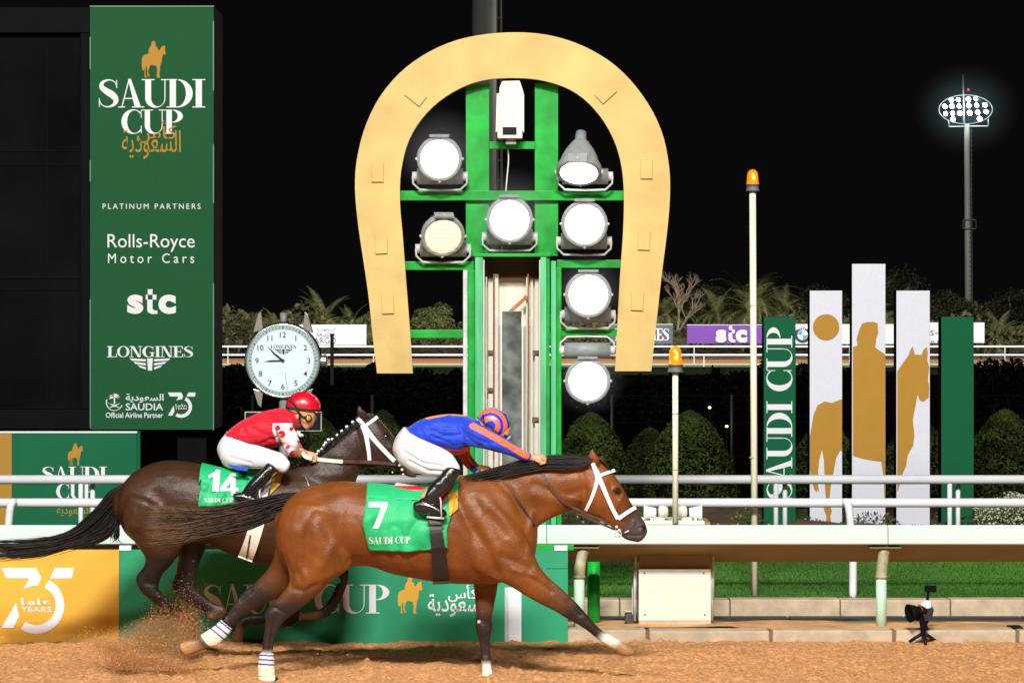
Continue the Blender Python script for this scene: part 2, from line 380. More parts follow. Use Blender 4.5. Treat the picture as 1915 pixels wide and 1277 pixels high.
# bed behind the turf
grid('flower_bed', -16, 18, 31.2, 34.5, 120, 24, lambda X, Y: .15+.12*np.clip((Y-31.3)/2, 0, 1)+.05*vnoise(X, Y, 1.7)+.03*vnoise(X, Y, 6, 1), M['soil'])
mb = MB(); x = -12
for k in range(60): mb.box(x, 31.0, 0, x+.49, 31.2, .27); x += .5
o = mb.build('bed_edging', M['concrete'], bevel=.01); tagp(o, kind='structure')
n = 5200; px = RNG.uniform(1815, 1935, n); X = (px-CX)*32.2/F+RNG.normal(0, .02, n); cl = np.clip(vnoise(X, X*0, 2.3)*.4+.7, .25, 1.2)
P = np.stack([X, RNG.uniform(31.6, 32.6, n), .22+RNG.uniform(0, .32, n)*cl], 1)
col = np.where(RNG.uniform(0, 1, (n, 1)) < .42, np.array([[.62, .60, .48]]), np.array([[.06, .10, .03]]))
tagp(quads('white_flowers', leaf_quads(P, np.tile([0, -1, .6], (n, 1)), .014, .8, .5), M['leaf'], attr=col), 'low white flowers in the bed at the right end', 'flowers', kind='stuff')
n = 9000; px = RNG.uniform(1010, 1830, n); X = (px-CX)*32.6/F
P = np.stack([X, RNG.uniform(31.8, 33.3, n), .20+RNG.uniform(0, .24, n)*np.clip(vnoise(X, X*0, 3.1, 1)*.5+.5, .1, 1.2)], 1)
q = RNG.uniform(0, 1, (n, 1)); col = np.where(q < .035, [[.45, .06, .16]], np.where(q < .06, [[.5, .45, .3]], [[.05, .085, .02]]))
tagp(quads('bedding_plants', leaf_quads(P, np.tile([0, -1, .6], (n, 1)), .018, .6, .6), M['leaf'], attr=col), 'low bedding plants with a few pink flowers on dark soil', 'plants', kind='stuff')
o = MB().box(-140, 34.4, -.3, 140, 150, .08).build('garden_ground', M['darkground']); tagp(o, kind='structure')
o = MB().box(-160, 150, -.3, 160, 156, .10).build('far_turf', mat('far_turf', (.03, .09, .02), .9)); tagp(o, kind='structure')
o = MB().box(-160, 156, -.3, 160, 158.5, .12).build('far_path', mat('far_path', (.42, .37, .28), .9)); tagp(o, kind='structure')
o = MB().box(-160, 158.5, -.3, 160, 182, .11).build('far_dirt_track', mat('far_dirt', (.36, .17, .075), .9, .1, .2)); tagp(o, kind='structure')
grid('ground', -900, 900, 182, 1400, 60, 40, lambda X, Y: .09+1.1*np.clip((Y-182)/30, 0, 1)+.25*vnoise(X, Y, .1), mat('far_soil', (.10, .07, .035), .95, .3, .3))
o = MB().box(-900, -60, -.6, 900, 182, -.35).build('ground_base', M['darkground']); tagp(o, kind='structure')

# ================================================================== RAILS
def railpost(mb, pts, r): mb.tube(cr(pts, 5), r, 12)
t = thing('safety_rail', 'wide mint-white covered rail nearest the track behind the horses', 'rail', (0, 22.55, 0))
YN = 22.55; zt = V(0, 983, YN).z; zb = V(0, 1018, YN).z
for a, b in ((-1000, 462), (463.5, 1021.5), (1023, 1660), (1661.5, 2600)):
    xa, xb = V(a, 0, YN).x, V(b, 0, YN).x
    m = MB()
    prof = [(YN+.62, zb-.20), (YN+.62, zb-.185), (YN+.10, zt), (YN+.03, zt+.004), (YN, zt-.02), (YN-.004, zb+.01), (YN+.006, zb), (YN+.03, zb+.004)]
    vs = [(x_, y_, z_) for x_ in (xa, xb) for y_, z_ in prof]; k = len(prof)
    m.add(vs, [tuple(range(k)), tuple(reversed(range(k, 2*k)))]+[(i, (i+1) % k, (i+1) % k+k, i+k) for i in range(k)], 0)
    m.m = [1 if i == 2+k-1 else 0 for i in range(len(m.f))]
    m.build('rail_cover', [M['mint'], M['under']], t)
for px in (-47, 518, 1083, 1648, 2213):
    c = V(px, 1178, 22.56); m = MB(); s = .045
    m.tube([(c.x, 22.56, .05), (c.x, 22.56, .50)], s, 16)
    m.build('post', M['mintpost'], t, True)
    m = MB(); m.tube(cr([(c.x, 22.56, .50), (c.x+.01, 22.57, .60), (c.x+.03, 22.62, .69), (c.x+.045, 22.66, .745)], 4), [.047]*9+[.05]*4, 14)
    m.tube([(c.x, 22.56, .49), (c.x, 22.56, .515)], .052, 16)
    m.build('gooseneck_bracket', mat('shaded_bracket', (.36, .33, .20), .6, .35, 12), t, True)  # brown shade beneath the cover is put into the bracket colour
    MB().box(c.x-.10, 22.56, .742, c.x+.17, 22.78, .752).build('bracket_plate', M['under'], t)
t = thing('turf_rail', 'white middle rail with curved posts at the turf kerb', 'rail', (0, 24.5, 0))
z0, z1 = V(0, 948, 24.5).z, V(0, 931, 24.5).z
mb = MB()
mb.tube([(-12, 24.47, (z0+z1)/2), (14, 24.47, (z0+z1)/2)], .042, 14, sq=1.0); mb.build('top_rail', M['rail'], t, True)
for px in (24, 1590, 3100):
    a = V(px-12, 940, 24.42); sgn = 1 if px > 900 else -1
    a = V(1583, 941, 24.42) if sgn > 0 and px < 2000 else V(px, 941, 24.42)
    b = V(1596, 1122, 24.42) if px == 1590 else V(px+sgn*14, 1122, 24.42)
    mb = MB(); mb.tube(cr([(a.x-sgn*.02, 24.50, a.z), (a.x-sgn*.0, 24.40, a.z+.01), (a.x+sgn*.02, 24.385, a.z-.06), (a.x+sgn*.04, 24.40, a.z-.25), (b.x, 24.45, .55), (b.x, 24.46, .12)], 5), .036, 12)
    mb.build('post', M['rail'], t, True)
t = thing('garden_rail', 'white back rail on paired thin posts in front of the pillars', 'rail', (0, 28.5, 0))
z0, z1 = V(0, 905, 28.5).z, V(0, 888, 28.5).z
mb = MB(); mb.tube([(-12, 28.5, (z0+z1)/2), (14, 28.5, (z0+z1)/2)], .049, 14); mb.build('top_rail', M['rail'], t, True)
for k in range(-1, 8):
    px = 160+k*325
    for d in (-9, 10):
        mb = MB(); c = V(px+d, 900, 28.5); mb.tube([(c.x, 28.5+.12*(d > 0), .1), (c.x, 28.5+.12*(d > 0), z0+.03)], .026, 10); mb.build('post', M['rail'], t, True)
for nm, Y, zy, r, lb in (('far_rail', 160, 648, .055, 'upper white running rail far across the course'), ('far_rail', 150.5, 664, .05, 'lower mint-white running rail far across the course')):
    t = thing(nm, lb, 'rail', (0, Y, 0)); z = V(0, zy, Y).z
    if z < .5: z = .75
    mb = MB(); mb.tube([(-70, Y, z), (70, Y, z)], r, 8); mb.build('top_rail', M['rail'], t, True)
    for k in range(-3, 4):
        MB().tube([(k*9.3+Y*.01, Y, .0), (k*9.3+Y*.01, Y, z)], .018, 6).build('post', M['rail'], t)

# ================================================================== ADVERTISING BOARDS AT THE TRACK EDGE
YB = 22.16
t = thing('gold_advertising_board', 'gold hoarding with the big white 75 at lower left edge of track', 'sign', V(110, 1200, YB))
MB().pbox(-420, 1028, 222.6, 1203, YB, .05).build('panel', M['goldbrd'], t)
seventy_five(0, 1000, 1/3.83, YB, M['white'], t)
t = thing('green_advertising_board', 'long green track-side hoarding with lettering behind the horses legs', 'sign', V(640, 1200, YB))
MB().pbox(223.4, 1028, 1062, 1203, YB, .05).build('panel', M['brd'], t)
MB().pbox(944, 1098, 975, 1201, YB-.006, .006).build('white_strip', M['white'], t)
MB().pbox(944, 1098, 951, 1201, YB-.012, .006).build('white_strip', M['galv'], t)
for a in ((223, 245), (1037, 1061)): MB().pbox(a[0], 1020, a[1], 1029, YB-.008, .05).build('tag', M['white'], t)
MB().pbox(870, 1019, 1073, 1028, YB+.03, .04).build('top_bar', M['green'], t)
MB().pbox(1022, 1062, 1062, 1063, YB-.002, .002).build('seam', M['brd3'], t)
serif('SAUDI', (381, 1092, 566, 1147), YB, M['white'], t); serif('CUP', (588, 1092, 728, 1147), YB, M['white'], t)
emblem((744, 1078, 790, 1147), YB, M['goldbrd'], t)
sans(AR_CUP, (838, 1093, 893, 1125), YB, M['white'], t, bold=.01); sans(AR_SAUDI, (800, 1110, 915, 1153), YB, M['white'], t, bold=.012)
# board behind the garden rail, upper left
YG = 31.0
t = thing('green_advertising_board', 'green board with gold left end under the big video screen', 'sign', V(120, 1000, YG))
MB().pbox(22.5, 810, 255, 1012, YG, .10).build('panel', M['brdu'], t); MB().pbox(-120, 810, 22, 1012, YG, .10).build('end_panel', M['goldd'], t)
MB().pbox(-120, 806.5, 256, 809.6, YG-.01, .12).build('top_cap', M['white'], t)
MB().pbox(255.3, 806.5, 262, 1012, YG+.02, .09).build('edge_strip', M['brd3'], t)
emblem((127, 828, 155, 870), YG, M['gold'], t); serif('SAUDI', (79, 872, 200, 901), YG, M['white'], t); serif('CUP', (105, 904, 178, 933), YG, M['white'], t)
sans(AR_SAUDI, (106, 945, 168, 965), YG, M['gold'], t)

# ================================================================== VIDEO SCREEN AND BANNER TOWER
YS = 33.6
t = thing('video_screen', 'dark switched-off video screen rising at the left edge', 'screen', V(0, 985, YS))
MB().pbox(-900, 14, 168, 62, YS, .5).pbox(-900, 766, 168, 803, YS-.02, .5).pbox(150, 62, 168, 766, YS+.01, .5).build('frame', M['dark'], t, bevel=.01)
MB().pbox(-900, 62, 150, 766, YS+.12, .3).build('display', M['screen'], t)
mb = MB()
for y in (282, 308, 519, 541, 762): mb.pbox(-900, y, 150, y+1.5, YS+.105, .012)
for x in (88, -150): mb.pbox(x, 78, x+1.2, 766, YS+.105, .012)
mb.build('module_seam', mat('seam', (.0075, .007, .008), .8, spec=.05), t)
t = thing('banner_tower', 'tall green partner banner tower beside the dark screen', 'banner', V(290, 985, YS))
a = V(168, 803, YS-.1); b = V(400, 12, YS-.1)
MB().box(a.x, YS-.1, a.z, b.x, YS+.9, b.z).build('side_frame', M['brownside'], t, bevel=.01)
MB().pbox(168.5, 12.5, 399.5, 803, YS-.115, .012).build('banner', M['brd2'], t)
mb = MB()
for y0, y1 in ((70, 130), (300, 340), (560, 800)): mb.pbox(168, y0, 169.3, y1, YS-.125, .01); mb.pbox(398.3, y0-30, 399.8, y1+40 if y1 < 700 else 804, YS-.125, .01)
mb.pbox(168, 11.5, 400, 13, YS-.125, .01)
mb.build('edge_trim', mat('trim', (.16, .40, .24), .4), t)
MB().box(V(330, 0, YS).x, YS+.1, -.2, V(384, 0, YS).x, YS+.7, a.z).build('support_leg', M['dark'], t)
MB().box(V(-200, 0, YS).x, YS+.1, -.2, V(200, 0, YS).x, YS+.7, a.z).build('support_leg', M['dark'], t)
Y = YS-.115
emblem((265, 77, 310, 146), Y, M['gold'], t)
serif('SAUDI', (185, 148, 384, 202), Y, M['white'], t); serif('CUP', (227, 205, 342, 251), Y, M['white'], t)
sans(AR_CUP, (256, 226, 330, 268), Y, M['gold'], t, off=.009); sans(AR_SAUDI, (228, 243, 338, 298), Y, M['gold'], t, off=.009)
sans('PLATINUM PARTNERS', (192, 381, 375, 391), Y, M['white'], t, sp=1.4)
sans('Rolls-Royce', (201, 438, 364, 471), Y, M['white'], t); sans('Motor Cars', (202, 474, 363, 492), Y, M['white'], t, sp=1.5)
def stc(box, Y, m, t):
    x0, y0, x1, y1 = box; W = x1-x0; H = y1-y0
    sans('s', (x0, y0+.22*H, x0+.33*W, y1), Y, m, t, bold=.045); sans('c', (x0+.64*W, y0+.22*H, x1, y1), Y, m, t, bold=.05)
    q = [[(x0+W*p, y0+H*r_) for p, r_ in s] for s in ([(.42, 0), (.52, 0), (.52, .22), (.42, .22)], [(.52, .22), (.60, .22), (.60, .42), (.52, .42)], [(.38, .22), (.42, .22), (.42, .42), (.38, .42)], [(.41, .42), (.52, .42), (.52, .80), (.56, .86), (.62, .86), (.62, 1), (.50, 1), (.42, .93), (.41, .80)])]
    ink('lettering', q, Y, m, t)
stc((238, 541, 329, 587), Y, M['white'], t)
def wings(cx, y, W, Y, m, t):
    q = []
    for s in (-1, 1):
        for k, (a_, b_) in enumerate(((1, .14), (.82, .40), (.62, .66))):
            q.append([(cx+s*W*.10, y+W*(.02+.10*k)), (cx+s*W*a_*.5, y+W*(.0+.08*k)), (cx+s*W*(a_*.5-.05), y+W*(.055+.08*k)), (cx+s*W*.10, y+W*(.075+.10*k))])
    q.append([(cx-W*.07, y), (cx+W*.07, y), (cx+W*.05, y+W*.30), (cx-W*.05, y+W*.30)])
    ink('winged_emblem', q, Y, m, t)
serif('LONGINES', (200, 647, 361, 668), Y, M['white'], t); wings(280.5, 670, 76, Y, M['white'], t)
sans(AR_SAUDI, (235, 736, 306, 753), Y, M['white'], t, bold=.015); sans('SAUDIA', (235, 754, 305, 767), Y, M['white'], t, bold=.01)
sans('Official Airline Partner', (198, 771, 305, 781), Y, M['white'], t, bold=.012); seventy_five(313, 737-235*.1135+0, .1, Y, M['white'], t)
q = []; pc = (214, 742)
for k in range(9):
    a_ = R(-200+k*27.5); d = 11; q.append([pc, (pc[0]+d*.6*math.cos(a_)-1, pc[1]+d*.5*math.sin(a_)-1), (pc[0]+d*math.cos(a_), pc[1]+d*.75*math.sin(a_)+1.5), (pc[0]+d*.6*math.cos(a_)+1.4, pc[1]+d*.5*math.sin(a_)+1)])
q.append([(213, 740), (215, 740), (215.4, 755), (212.6, 755)])
q += [[(x, y) for x, y in p] for p in ([(202, 753), (214, 757), (226, 763), (214, 760)], [(226, 753), (214, 757), (202, 763), (214, 760)])]
q += crescent(214, 752, (16, 16), (14, 15), 20, 200)
ink('palm_emblem', q, Y, M['white'], t)

# ================================================================== PILLARS
YP = 32.0
def clip(poly, x, keep_right):
    out = []
    for i in range(len(poly)):
        a, b = poly[i-1], poly[i]; ia = (a[0] >= x) == keep_right; ib = (b[0] >= x) == keep_right
        if ia != ib: tt = (x-a[0])/(b[0]-a[0]); out.append((x, a[1]+tt*(b[1]-a[1])))
        if ib: out.append(b)
    return out
Z8 = lambda L: [(1200+x/2.678, 560+y/2.678) for x, y in L]
HIND = Z8([(1004,498),(952,517),(915,510),(880,530),(860,580),(842,690),(838,770),(842,850),(850,900),(862,945),(876,965),(880,950),(890,968),(882,920),(885,850),(890,800),(903,752),(912,800),(915,860),(918,940),(922,990),(912,1045),(925,1085),(922,1127),(952,1127),(945,1085),(952,1060),(940,1000),(948,930),(960,870),(975,790),(996,755),(1004,762)])
MID = Z8([(1058,238),(1082,230),(1076,200),(1090,150),(1105,120),(1130,112),(1165,112),(1182,120),(1182,145),(1186,165),(1175,195),(1170,240),(1195,258),(1222,276),(1222,1127),(1217,1100),(1222,1060),(1216,1000),(1212,900),(1200,812),(1150,805),(1100,795),(1058,782)])
HEAD = Z8([(1280,360),(1310,315),(1336,280),(1345,255),(1357,233),(1368,275),(1400,278),(1412,250),(1428,236),(1434,270),(1430,300),(1440,340),(1434,400),(1440,440),(1438,490),(1412,512),(1392,505),(1382,475),(1370,540),(1358,600),(1366,680),(1360,730),(1332,780),(1325,830),(1300,890),(1284,960),(1280,960)])
def pillar(px0, px1, py, face, label, art=None):
    t = thing('event_pillar', label, 'pillar', V((px0+px1)/2, 1000, YP))
    a = V(px0, 1003, YP); b = V(px1, py, YP)
    MB().box(a.x, YP, .05, b.x, YP+.22, b.z).build('side_frame', M['dark'], t)
    MB().pbox(px0+.5, py+.6, px1-.3, 1003, YP-.012, .011).build('face_panel', face, t)
    if art:
        pl = clip(clip(art, px0+.6, True), px1-.4, False); ink('rider_artwork', [pl], YP-.012, M['gold'], t)
    return t
t = pillar(1428, 1488, 592, M['brd3'], 'leftmost green pillar with vertical white lettering')
serif('SAUDI CUP', (1433, 612, 1482, 932), YP-.012, M['white'], t, rot=True)
t = pillar(1514, 1575, 543, M['pwhite'], 'white pillar with gold disc and horse hindquarters', HIND)
ink('gold_disc', [[(1545+24.6*math.cos(k*.131), 612+24.6*math.sin(k*.131)) for k in range(48)]], YP-.012, M['gold'], t)
pillar(1593, 1656, 493, M['pwhite'], 'tallest white pillar showing a gold rider body', MID)
pillar(1676, 1739, 543, M['pwhite'], 'white pillar showing a gold horse head and neck', HEAD)
pillar(1760, 1821, 592, M['brd3'], 'plain green pillar without any lettering at the right')

# ================================================================== BIG WATCH CLOCK
YC = 33.0
c = V(529, 674.5, YC); t = thing('clock', 'giant lit wristwatch clock on a post behind the red-capped jockey', 'clock', (c.x, YC, .1))
k = YC/F
MB().lathe((c.x, YC+.16, c.z), (0, -1, 0), [(0, 66*k), (.02, 72*k), (.12, 72.5*k), (.14, 71*k)], 56).build('case', M['black'], t, True)
mb = MB(); prof = [(0, 70.5*k), (.02, 70.5*k), (.035, 68.5*k), (.035, 66*k), (.01, 65*k)]
mb.lathe((c.x, YC+.025, c.z), (0, -1, 0), prof, 56).build('bezel', M['chrome'], t, True)
MB().lathe((c.x, YC-.012, c.z), (0, -1, 0), [(0, 66*k), (.003, 66*k)], 56).build('chapter_ring', mat('ring', (.25, .32, .31), .5, emit=((.45, .66, .62), .30)), t)
MB().lathe((c.x, YC-.016, c.z), (0, -1, 0), [(0, 58*k), (.003, 58*k)], 56).build('dial', mat('dial', (.35, .42, .44), .4, emit=((.70, .88, .90), .66)), t)
Yd = YC-.02
for i in range(12):
    a = R(90-30*(i+1)); n = str(i+1); r = 48.5; cx = 529+r*math.cos(a); cy = 674.5-r*math.sin(a); wd = 4.6 if len(n) == 1 else 7.4
    if n == '11' or n == '1': wd *= .72
    fp = font_polys(n, .012); xs_ = [x for p in fp for x, y in p]; ys_ = [y for p in fp for x, y in p]; wd = 5.3*(max(xs_)-min(xs_))/(max(ys_)-min(ys_))
    ink('numeral', fit(fp, (cx-wd, cy-5.3, cx+wd, cy+5.3)), Yd, M['ink'], t, stag=False)
q = []
for i in range(60):
    a = R(6*i); r0, r1, hw = (59.5, 64.5, .5 if i % 5 else 1.2)
    dx, dy = math.cos(a), math.sin(a); q.append([(529+dx*r0-dy*hw, 674.5+dy*r0+dx*hw), (529+dx*r0+dy*hw, 674.5+dy*r0-dx*hw), (529+dx*r1+dy*hw, 674.5+dy*r1-dx*hw), (529+dx*r1-dy*hw, 674.5+dy*r1+dx*hw)])
ink('minute_track', q, Yd+.004, mat('track_ink', (.10, .14, .14), .6), t)
serif('LONGINES', (506, 645, 554, 652), Yd, M['ink'], t); wings(530, 653, 33, Yd, M['ink'], t)
sans('AUTOMATIC', (518, 696, 541, 699), Yd, M['galv'], t)
ink('hour_hand', [[(529, 672.8), (505, 673.5), (493, 676.6), (505, 677), (529, 676.2)]], Yd, M['ink'], t, off=.012)
ink('minute_hand', [[(530.5, 673), (527, 676), (512, 663), (497, 644.5), (514, 660)]], Yd, M['ink'], t, off=.016)
ink('second_hand', [[(532, 698), (534, 698), (539.5, 735), (538, 735)]], Yd, M['galv'], t, off=.02)
MB().lathe((c.x, YC-.03, c.z), (0, -1, 0), [(0, 3.6*k), (.012, 3.2*k)], 16).build('hub', M['ink'], t)
for s, u in ((-1, -1), (1, -1), (-1, 1), (1, 1)):
    xx = 529+s*46; y0 = 674.5+u*52; y1 = 674.5+u*(92 if u < 0 else 88)
    pts = [(xx+s*10, y0), (xx-s*9, y0+u*6), (xx-s*5, y1), (xx+s*1, y1-u*6)]
    MB().prism([V(x_, y_, YC+.03) for x_, y_ in pts], .11).build('lug', M['chrome'], t, bevel=.006)
MB().lathe(V(599, 674.5, YC+.08), (1, 0, 0), [(0, .05), (.015, .075), (.07, .08), (.085, .06)], 14).build('crown', M['chrome'], t)
MB().tube([(c.x, YC+.1, -.1), (c.x, YC+.1, c.z-.4)], .055, 10).tube([(c.x, YC+.1, c.z+.44), (c.x, YC+.1, V(0, 585, YC).z)], .045, 8).build('post', M['grey'], t, True)
t = thing('small_sign', 'black sign with thin white border behind the red jockey', 'sign', V(529, 985, 32.7))
MB().pbox(457.5, 769.5, 601.5, 806, 32.7, .03).build('border', M['galv'], t); MB().pbox(459.3, 771.3, 599.7, 804.2, 32.69, .02).build('face', M['black'], t)
MB().pbox(480, 806, 484, 1000, 32.72, .05).pbox(574, 806, 578, 1000, 32.72, .05).build('leg', M['dark'], t)
# ================================================================== WINNING POST
YW = 23.7
t = thing('winning_post', 'gold horseshoe winning post with green steel frame and open cabinet', 'winning post', V(957, 1150, YW))
OUT = [(705,698),(697,630),(690,560),(680,490),(671,430),(665,375),(664,335),(668,295),(682,240),(710,182),(755,130),(815,91),(880,69),(957,61),(1030,67),(1100,91),(1160,131),(1208,188),(1238,248),(1251,310),(1253,365),(1248,430),(1238,510),(1228,600),(1218,694)]
INN = [(1150,694),(1155,600),(1160,510),(1165,440),(1167,375),(1163,315),(1148,262),(1118,212),(1075,173),(1020,152),(957,146),(893,153),(838,178),(795,215),(765,262),(750,320),(748,380),(753,440),(759,520),(766,610),(772,698)]
o1 = [(a, b) for a, b in cr(OUT, 5)]; i1 = [(a, b) for a, b in cr(INN, 5)]
# ring strip so the face is clean quads
def resample(L, n):
    L = [np.array(p) for p in L]; d = np.cumsum([0]+[np.linalg.norm(L[i+1]-L[i]) for i in range(len(L)-1)]); return [tuple(np.array([np.interp(s_, d, [p[k] for p in L]) for k in (0, 1)])) for s_ in np.linspace(0, d[-1], n)]
A = resample(o1, 90); B = resample(list(reversed(i1)), 90)
ysh = YW-.02; mb = MB(); vs = []
for yy in (ysh, ysh+.07):
    for p, q in zip(A, B): vs += [V(*p, ysh)+Vector((0, yy-ysh, 0)), V(*q, ysh)+Vector((0, yy-ysh, 0))]
n = 90; fs = []; mi = []
for i in range(n-1):
    a = 2*i; fs += [(a, a+2, a+3, a+1)]; mi += [0]
    b = a+2*n; fs += [(b, b+1, b+3, b+2)]; mi += [0]
    fs += [(a, b, b+2, a+2), (a+1, a+3, b+3, b+1)]; mi += [1, 1]
fs += [(0, 1, 2*n+1, 2*n), (2*n-2, 4*n-2, 4*n-1, 2*n-1)]; mi += [1, 1]
mb.add(vs, fs); mb.m = mi; mb.build('horseshoe', [M['shoe'], M['shoeedge']], t)
for (x, y, a) in ((777, 180, 52), (1133, 175, -48), (706, 323, 0), (1209, 317, 0), (713, 457, 2), (1204, 450, -2), (725, 569, 2), (1192, 563, -3)):
    c = V(x, y, ysh); k = YW/F; m = MB(); hw, hh = 11*k, 17.5*k; ca, sa = math.cos(R(a)), math.sin(R(a))
    P = [c+Vector((u*ca-v*sa, -.018, u*sa+v*ca)) for u, v in ((-hw, -hh), (hw, -hh), (hw, hh), (-hw, hh))]
    np_ = m.prism(P, .013).build('nail_plate', M['shoe'], t, bevel=.002)
    MB().prism([c+Vector((u*ca-v*sa, -.004, u*sa+v*ca)) for u, v in ((-hw-.9*k, -hh-.9*k), (hw+.9*k, -hh-.9*k), (hw+.9*k, hh+.9*k), (-hw-.9*k, hh+.9*k))], .003).build('plate_shadow_rim', M['shoeedge'], np_)  # added darker backing, drawn as a shadow outline around the plate
# green steel
for x0, y0, x1, y1, yy, d in ((871, 158, 915, 479, .10, .10), (1000, 156, 1044, 479, .10, .10)):
    MB().pbox(x0, y0, x1, y1, YW+yy, d).build('upright', M['green'], t, bevel=.004)
for x0, y0, x1, y1 in ((744, 357, 1172, 375), (754, 489, 887, 505), (1041, 486, 1166, 501), (762, 617, 887, 632), (1043, 615, 1158, 629)):
    MB().pbox(x0, y0, x1, y1, YW+.0501, .16).build('crossbar', M['green'], t, bevel=.004)
MB().pbox(915, 265, 1000, 279, YW+.07, .05).build('camera_shelf', M['green'], t, bevel=.003)
cz = V(0, 1160, YW).z
def upr(x0, x1, y0, m, yy, d, name='frame_post', y1=1152): MB().pbox(x0, y0, x1, y1, YW+yy, d).build(name, m, t, bevel=.004)
upr(875, 888, 505, M['green'], -.02, .3); upr(888.5, 903, 478, M['greenlt'], -.12, .10); upr(903.4, 906, 486, M['whitep'], -.10, .1)
upr(1011, 1022, 478, M['greenlt'], -.12, .10); upr(1022.4, 1028, 480, M['green'], -.10, .25); upr(1030, 1040, 488, M['greenlt'], -.06, .1); upr(1040.4, 1050, 500, M['green'], -.02, .25)
upr(1008.5, 1010.7, 486, M['whitep'], -.1, .1); upr(866, 874.5, 505, M['galv'], .05, .05)
MB().pbox(886, 474, 1029, 480, YW-.13, .42).build('cabinet_roof', M['green'], t, bevel=.003)
MB().pbox(903, 476, 1012, 1152, YW+.26, .02).build('back_panel', M['whitep'], t)
MB().pbox(906, 480.5, 1010, 520, YW+.18, .03).build('dark_header', mat('dark_brown', (.03, .018, .012), .6), t)
for x0, x1, yy in ((908, 911, .12), (913, 922, .2), (925, 932, .15), (984, 989, .15), (992, 997, .2), (1000, 1008, .2)):
    MB().pbox(x0, 518 if x0 != 925 else 512, x1, 1150, YW+yy, .035).build('guide_rail', M['whitep'], t, bevel=.002)
mb = MB()
for x in (923.5, 987.5): mb.tube([V(x, 512, YW+.09), V(x+.5, 600, YW+.09), V(x-.5, 860, YW+.09)], .006, 6)
mb.build('rusty_cable', mat('rust', (.28, .10, .04), .8, .3, 20), t)
for x, y in ((918, 655), (1002, 655), (916, 725), (1001, 780)): MB().pbox(x-6, y, x+6, y+7, YW+.17, .03).build('hinge', mat('hinge', (.18, .10, .05), .7, .4, 30), t)
a, b = V(951, 583, YW+.1), V(987, 552, YW+.1); MB().prism([V(948, 584, YW+.1), V(984, 551, YW+.1), V(988, 557, YW+.1), V(956, 586, YW+.1)], .03).build('lifting_arm', mat('rust_arm', (.42, .13, .045), .7, .3, 25), t)
MB().pbox(939, 582, 975, 1150, YW+.02, .03).build('inner_panel', mat('blotched_steel', (.10, .13, .125), .3, .5, 6, metal=.3, col2=(.17, .20, .19)), t, bevel=.003)
for x in (936, 976): MB().pbox(x, 580, x+2.6, 1150, YW+.01, .05).build('panel_edge', M['whitep'], t)
MB().tube(cr([V(950, 280, YW+.09), V(951, 300, YW+.1), V(948, 335, YW+.09), V(946, 357, YW+.09)], 5), .006, 6).build('cable', M['whitep'], t)
m = MB(); a = V(1110, 1150, YW-.25); m.tube([(a.x, YW-.3, -.05), (a.x, YW-.3, V(0, 1038, YW).z)], .055, 16); m.build('base_post', M['green'], t, True)
MB().pbox(1096, 1030, 1126, 1037, YW-.37, .14).build('base_plate', M['green'], t)

# ---- surveillance camera in the arch
t2 = thing('security_camera', 'white boxy camera housing hanging at the top of the horseshoe', 'camera', V(955, 262, YW))
def hull(sec, mb, mi=0):
    k = len(sec[0]); vs = [v for s in sec for v in s]; fs = [tuple(range(k)), tuple(reversed(range((len(sec)-1)*k, len(sec)*k)))]
    for i in range(len(sec)-1):
        for j in range(k): fs.append((i*k+j, i*k+(j+1) % k, (i+1)*k+(j+1) % k, (i+1)*k+j))
    return mb.add(vs, fs, mi)
yc = YW-.06
L = [[V(928, 250, yc), V(929, 238, yc-.06), V(937, 236, yc-.08), V(968, 236, yc-.08), V(977, 238, yc-.06), V(979, 250, yc)],
     [V(928, 235, yc+.02), V(930, 172, yc+.16), V(938, 152, yc+.22), V(972, 152, yc+.22), V(980, 174, yc+.16), V(980, 235, yc+.02)]]
MB().prism([V(930, 238, yc), V(934, 164, yc), V(939, 152, yc), V(972, 151, yc), V(979, 172, yc), V(979, 238, yc)], .16).build('sunshield', M['whitep'], t2, bevel=.008)
MB().prism([V(927, 248, yc-.03), V(929, 175, yc-.03), V(933, 175, yc-.03), V(934, 242, yc-.03)], .14).prism([V(975, 242, yc-.03), V(976, 176, yc-.03), V(980, 176, yc-.03), V(980, 248, yc-.03)], .14).build('side_flap', M['whitep'], t2)
MB().pbox(930, 235, 977, 259, yc-.035, .15).build('housing', M['whitep'], t2, bevel=.008); MB().pbox(940, 238, 966, 252, yc-.042, .012).build('window', M['black'], t2)
MB().pbox(946, 259, 965, 270, yc+.02, .06).build('mount', M['grey'], t2)

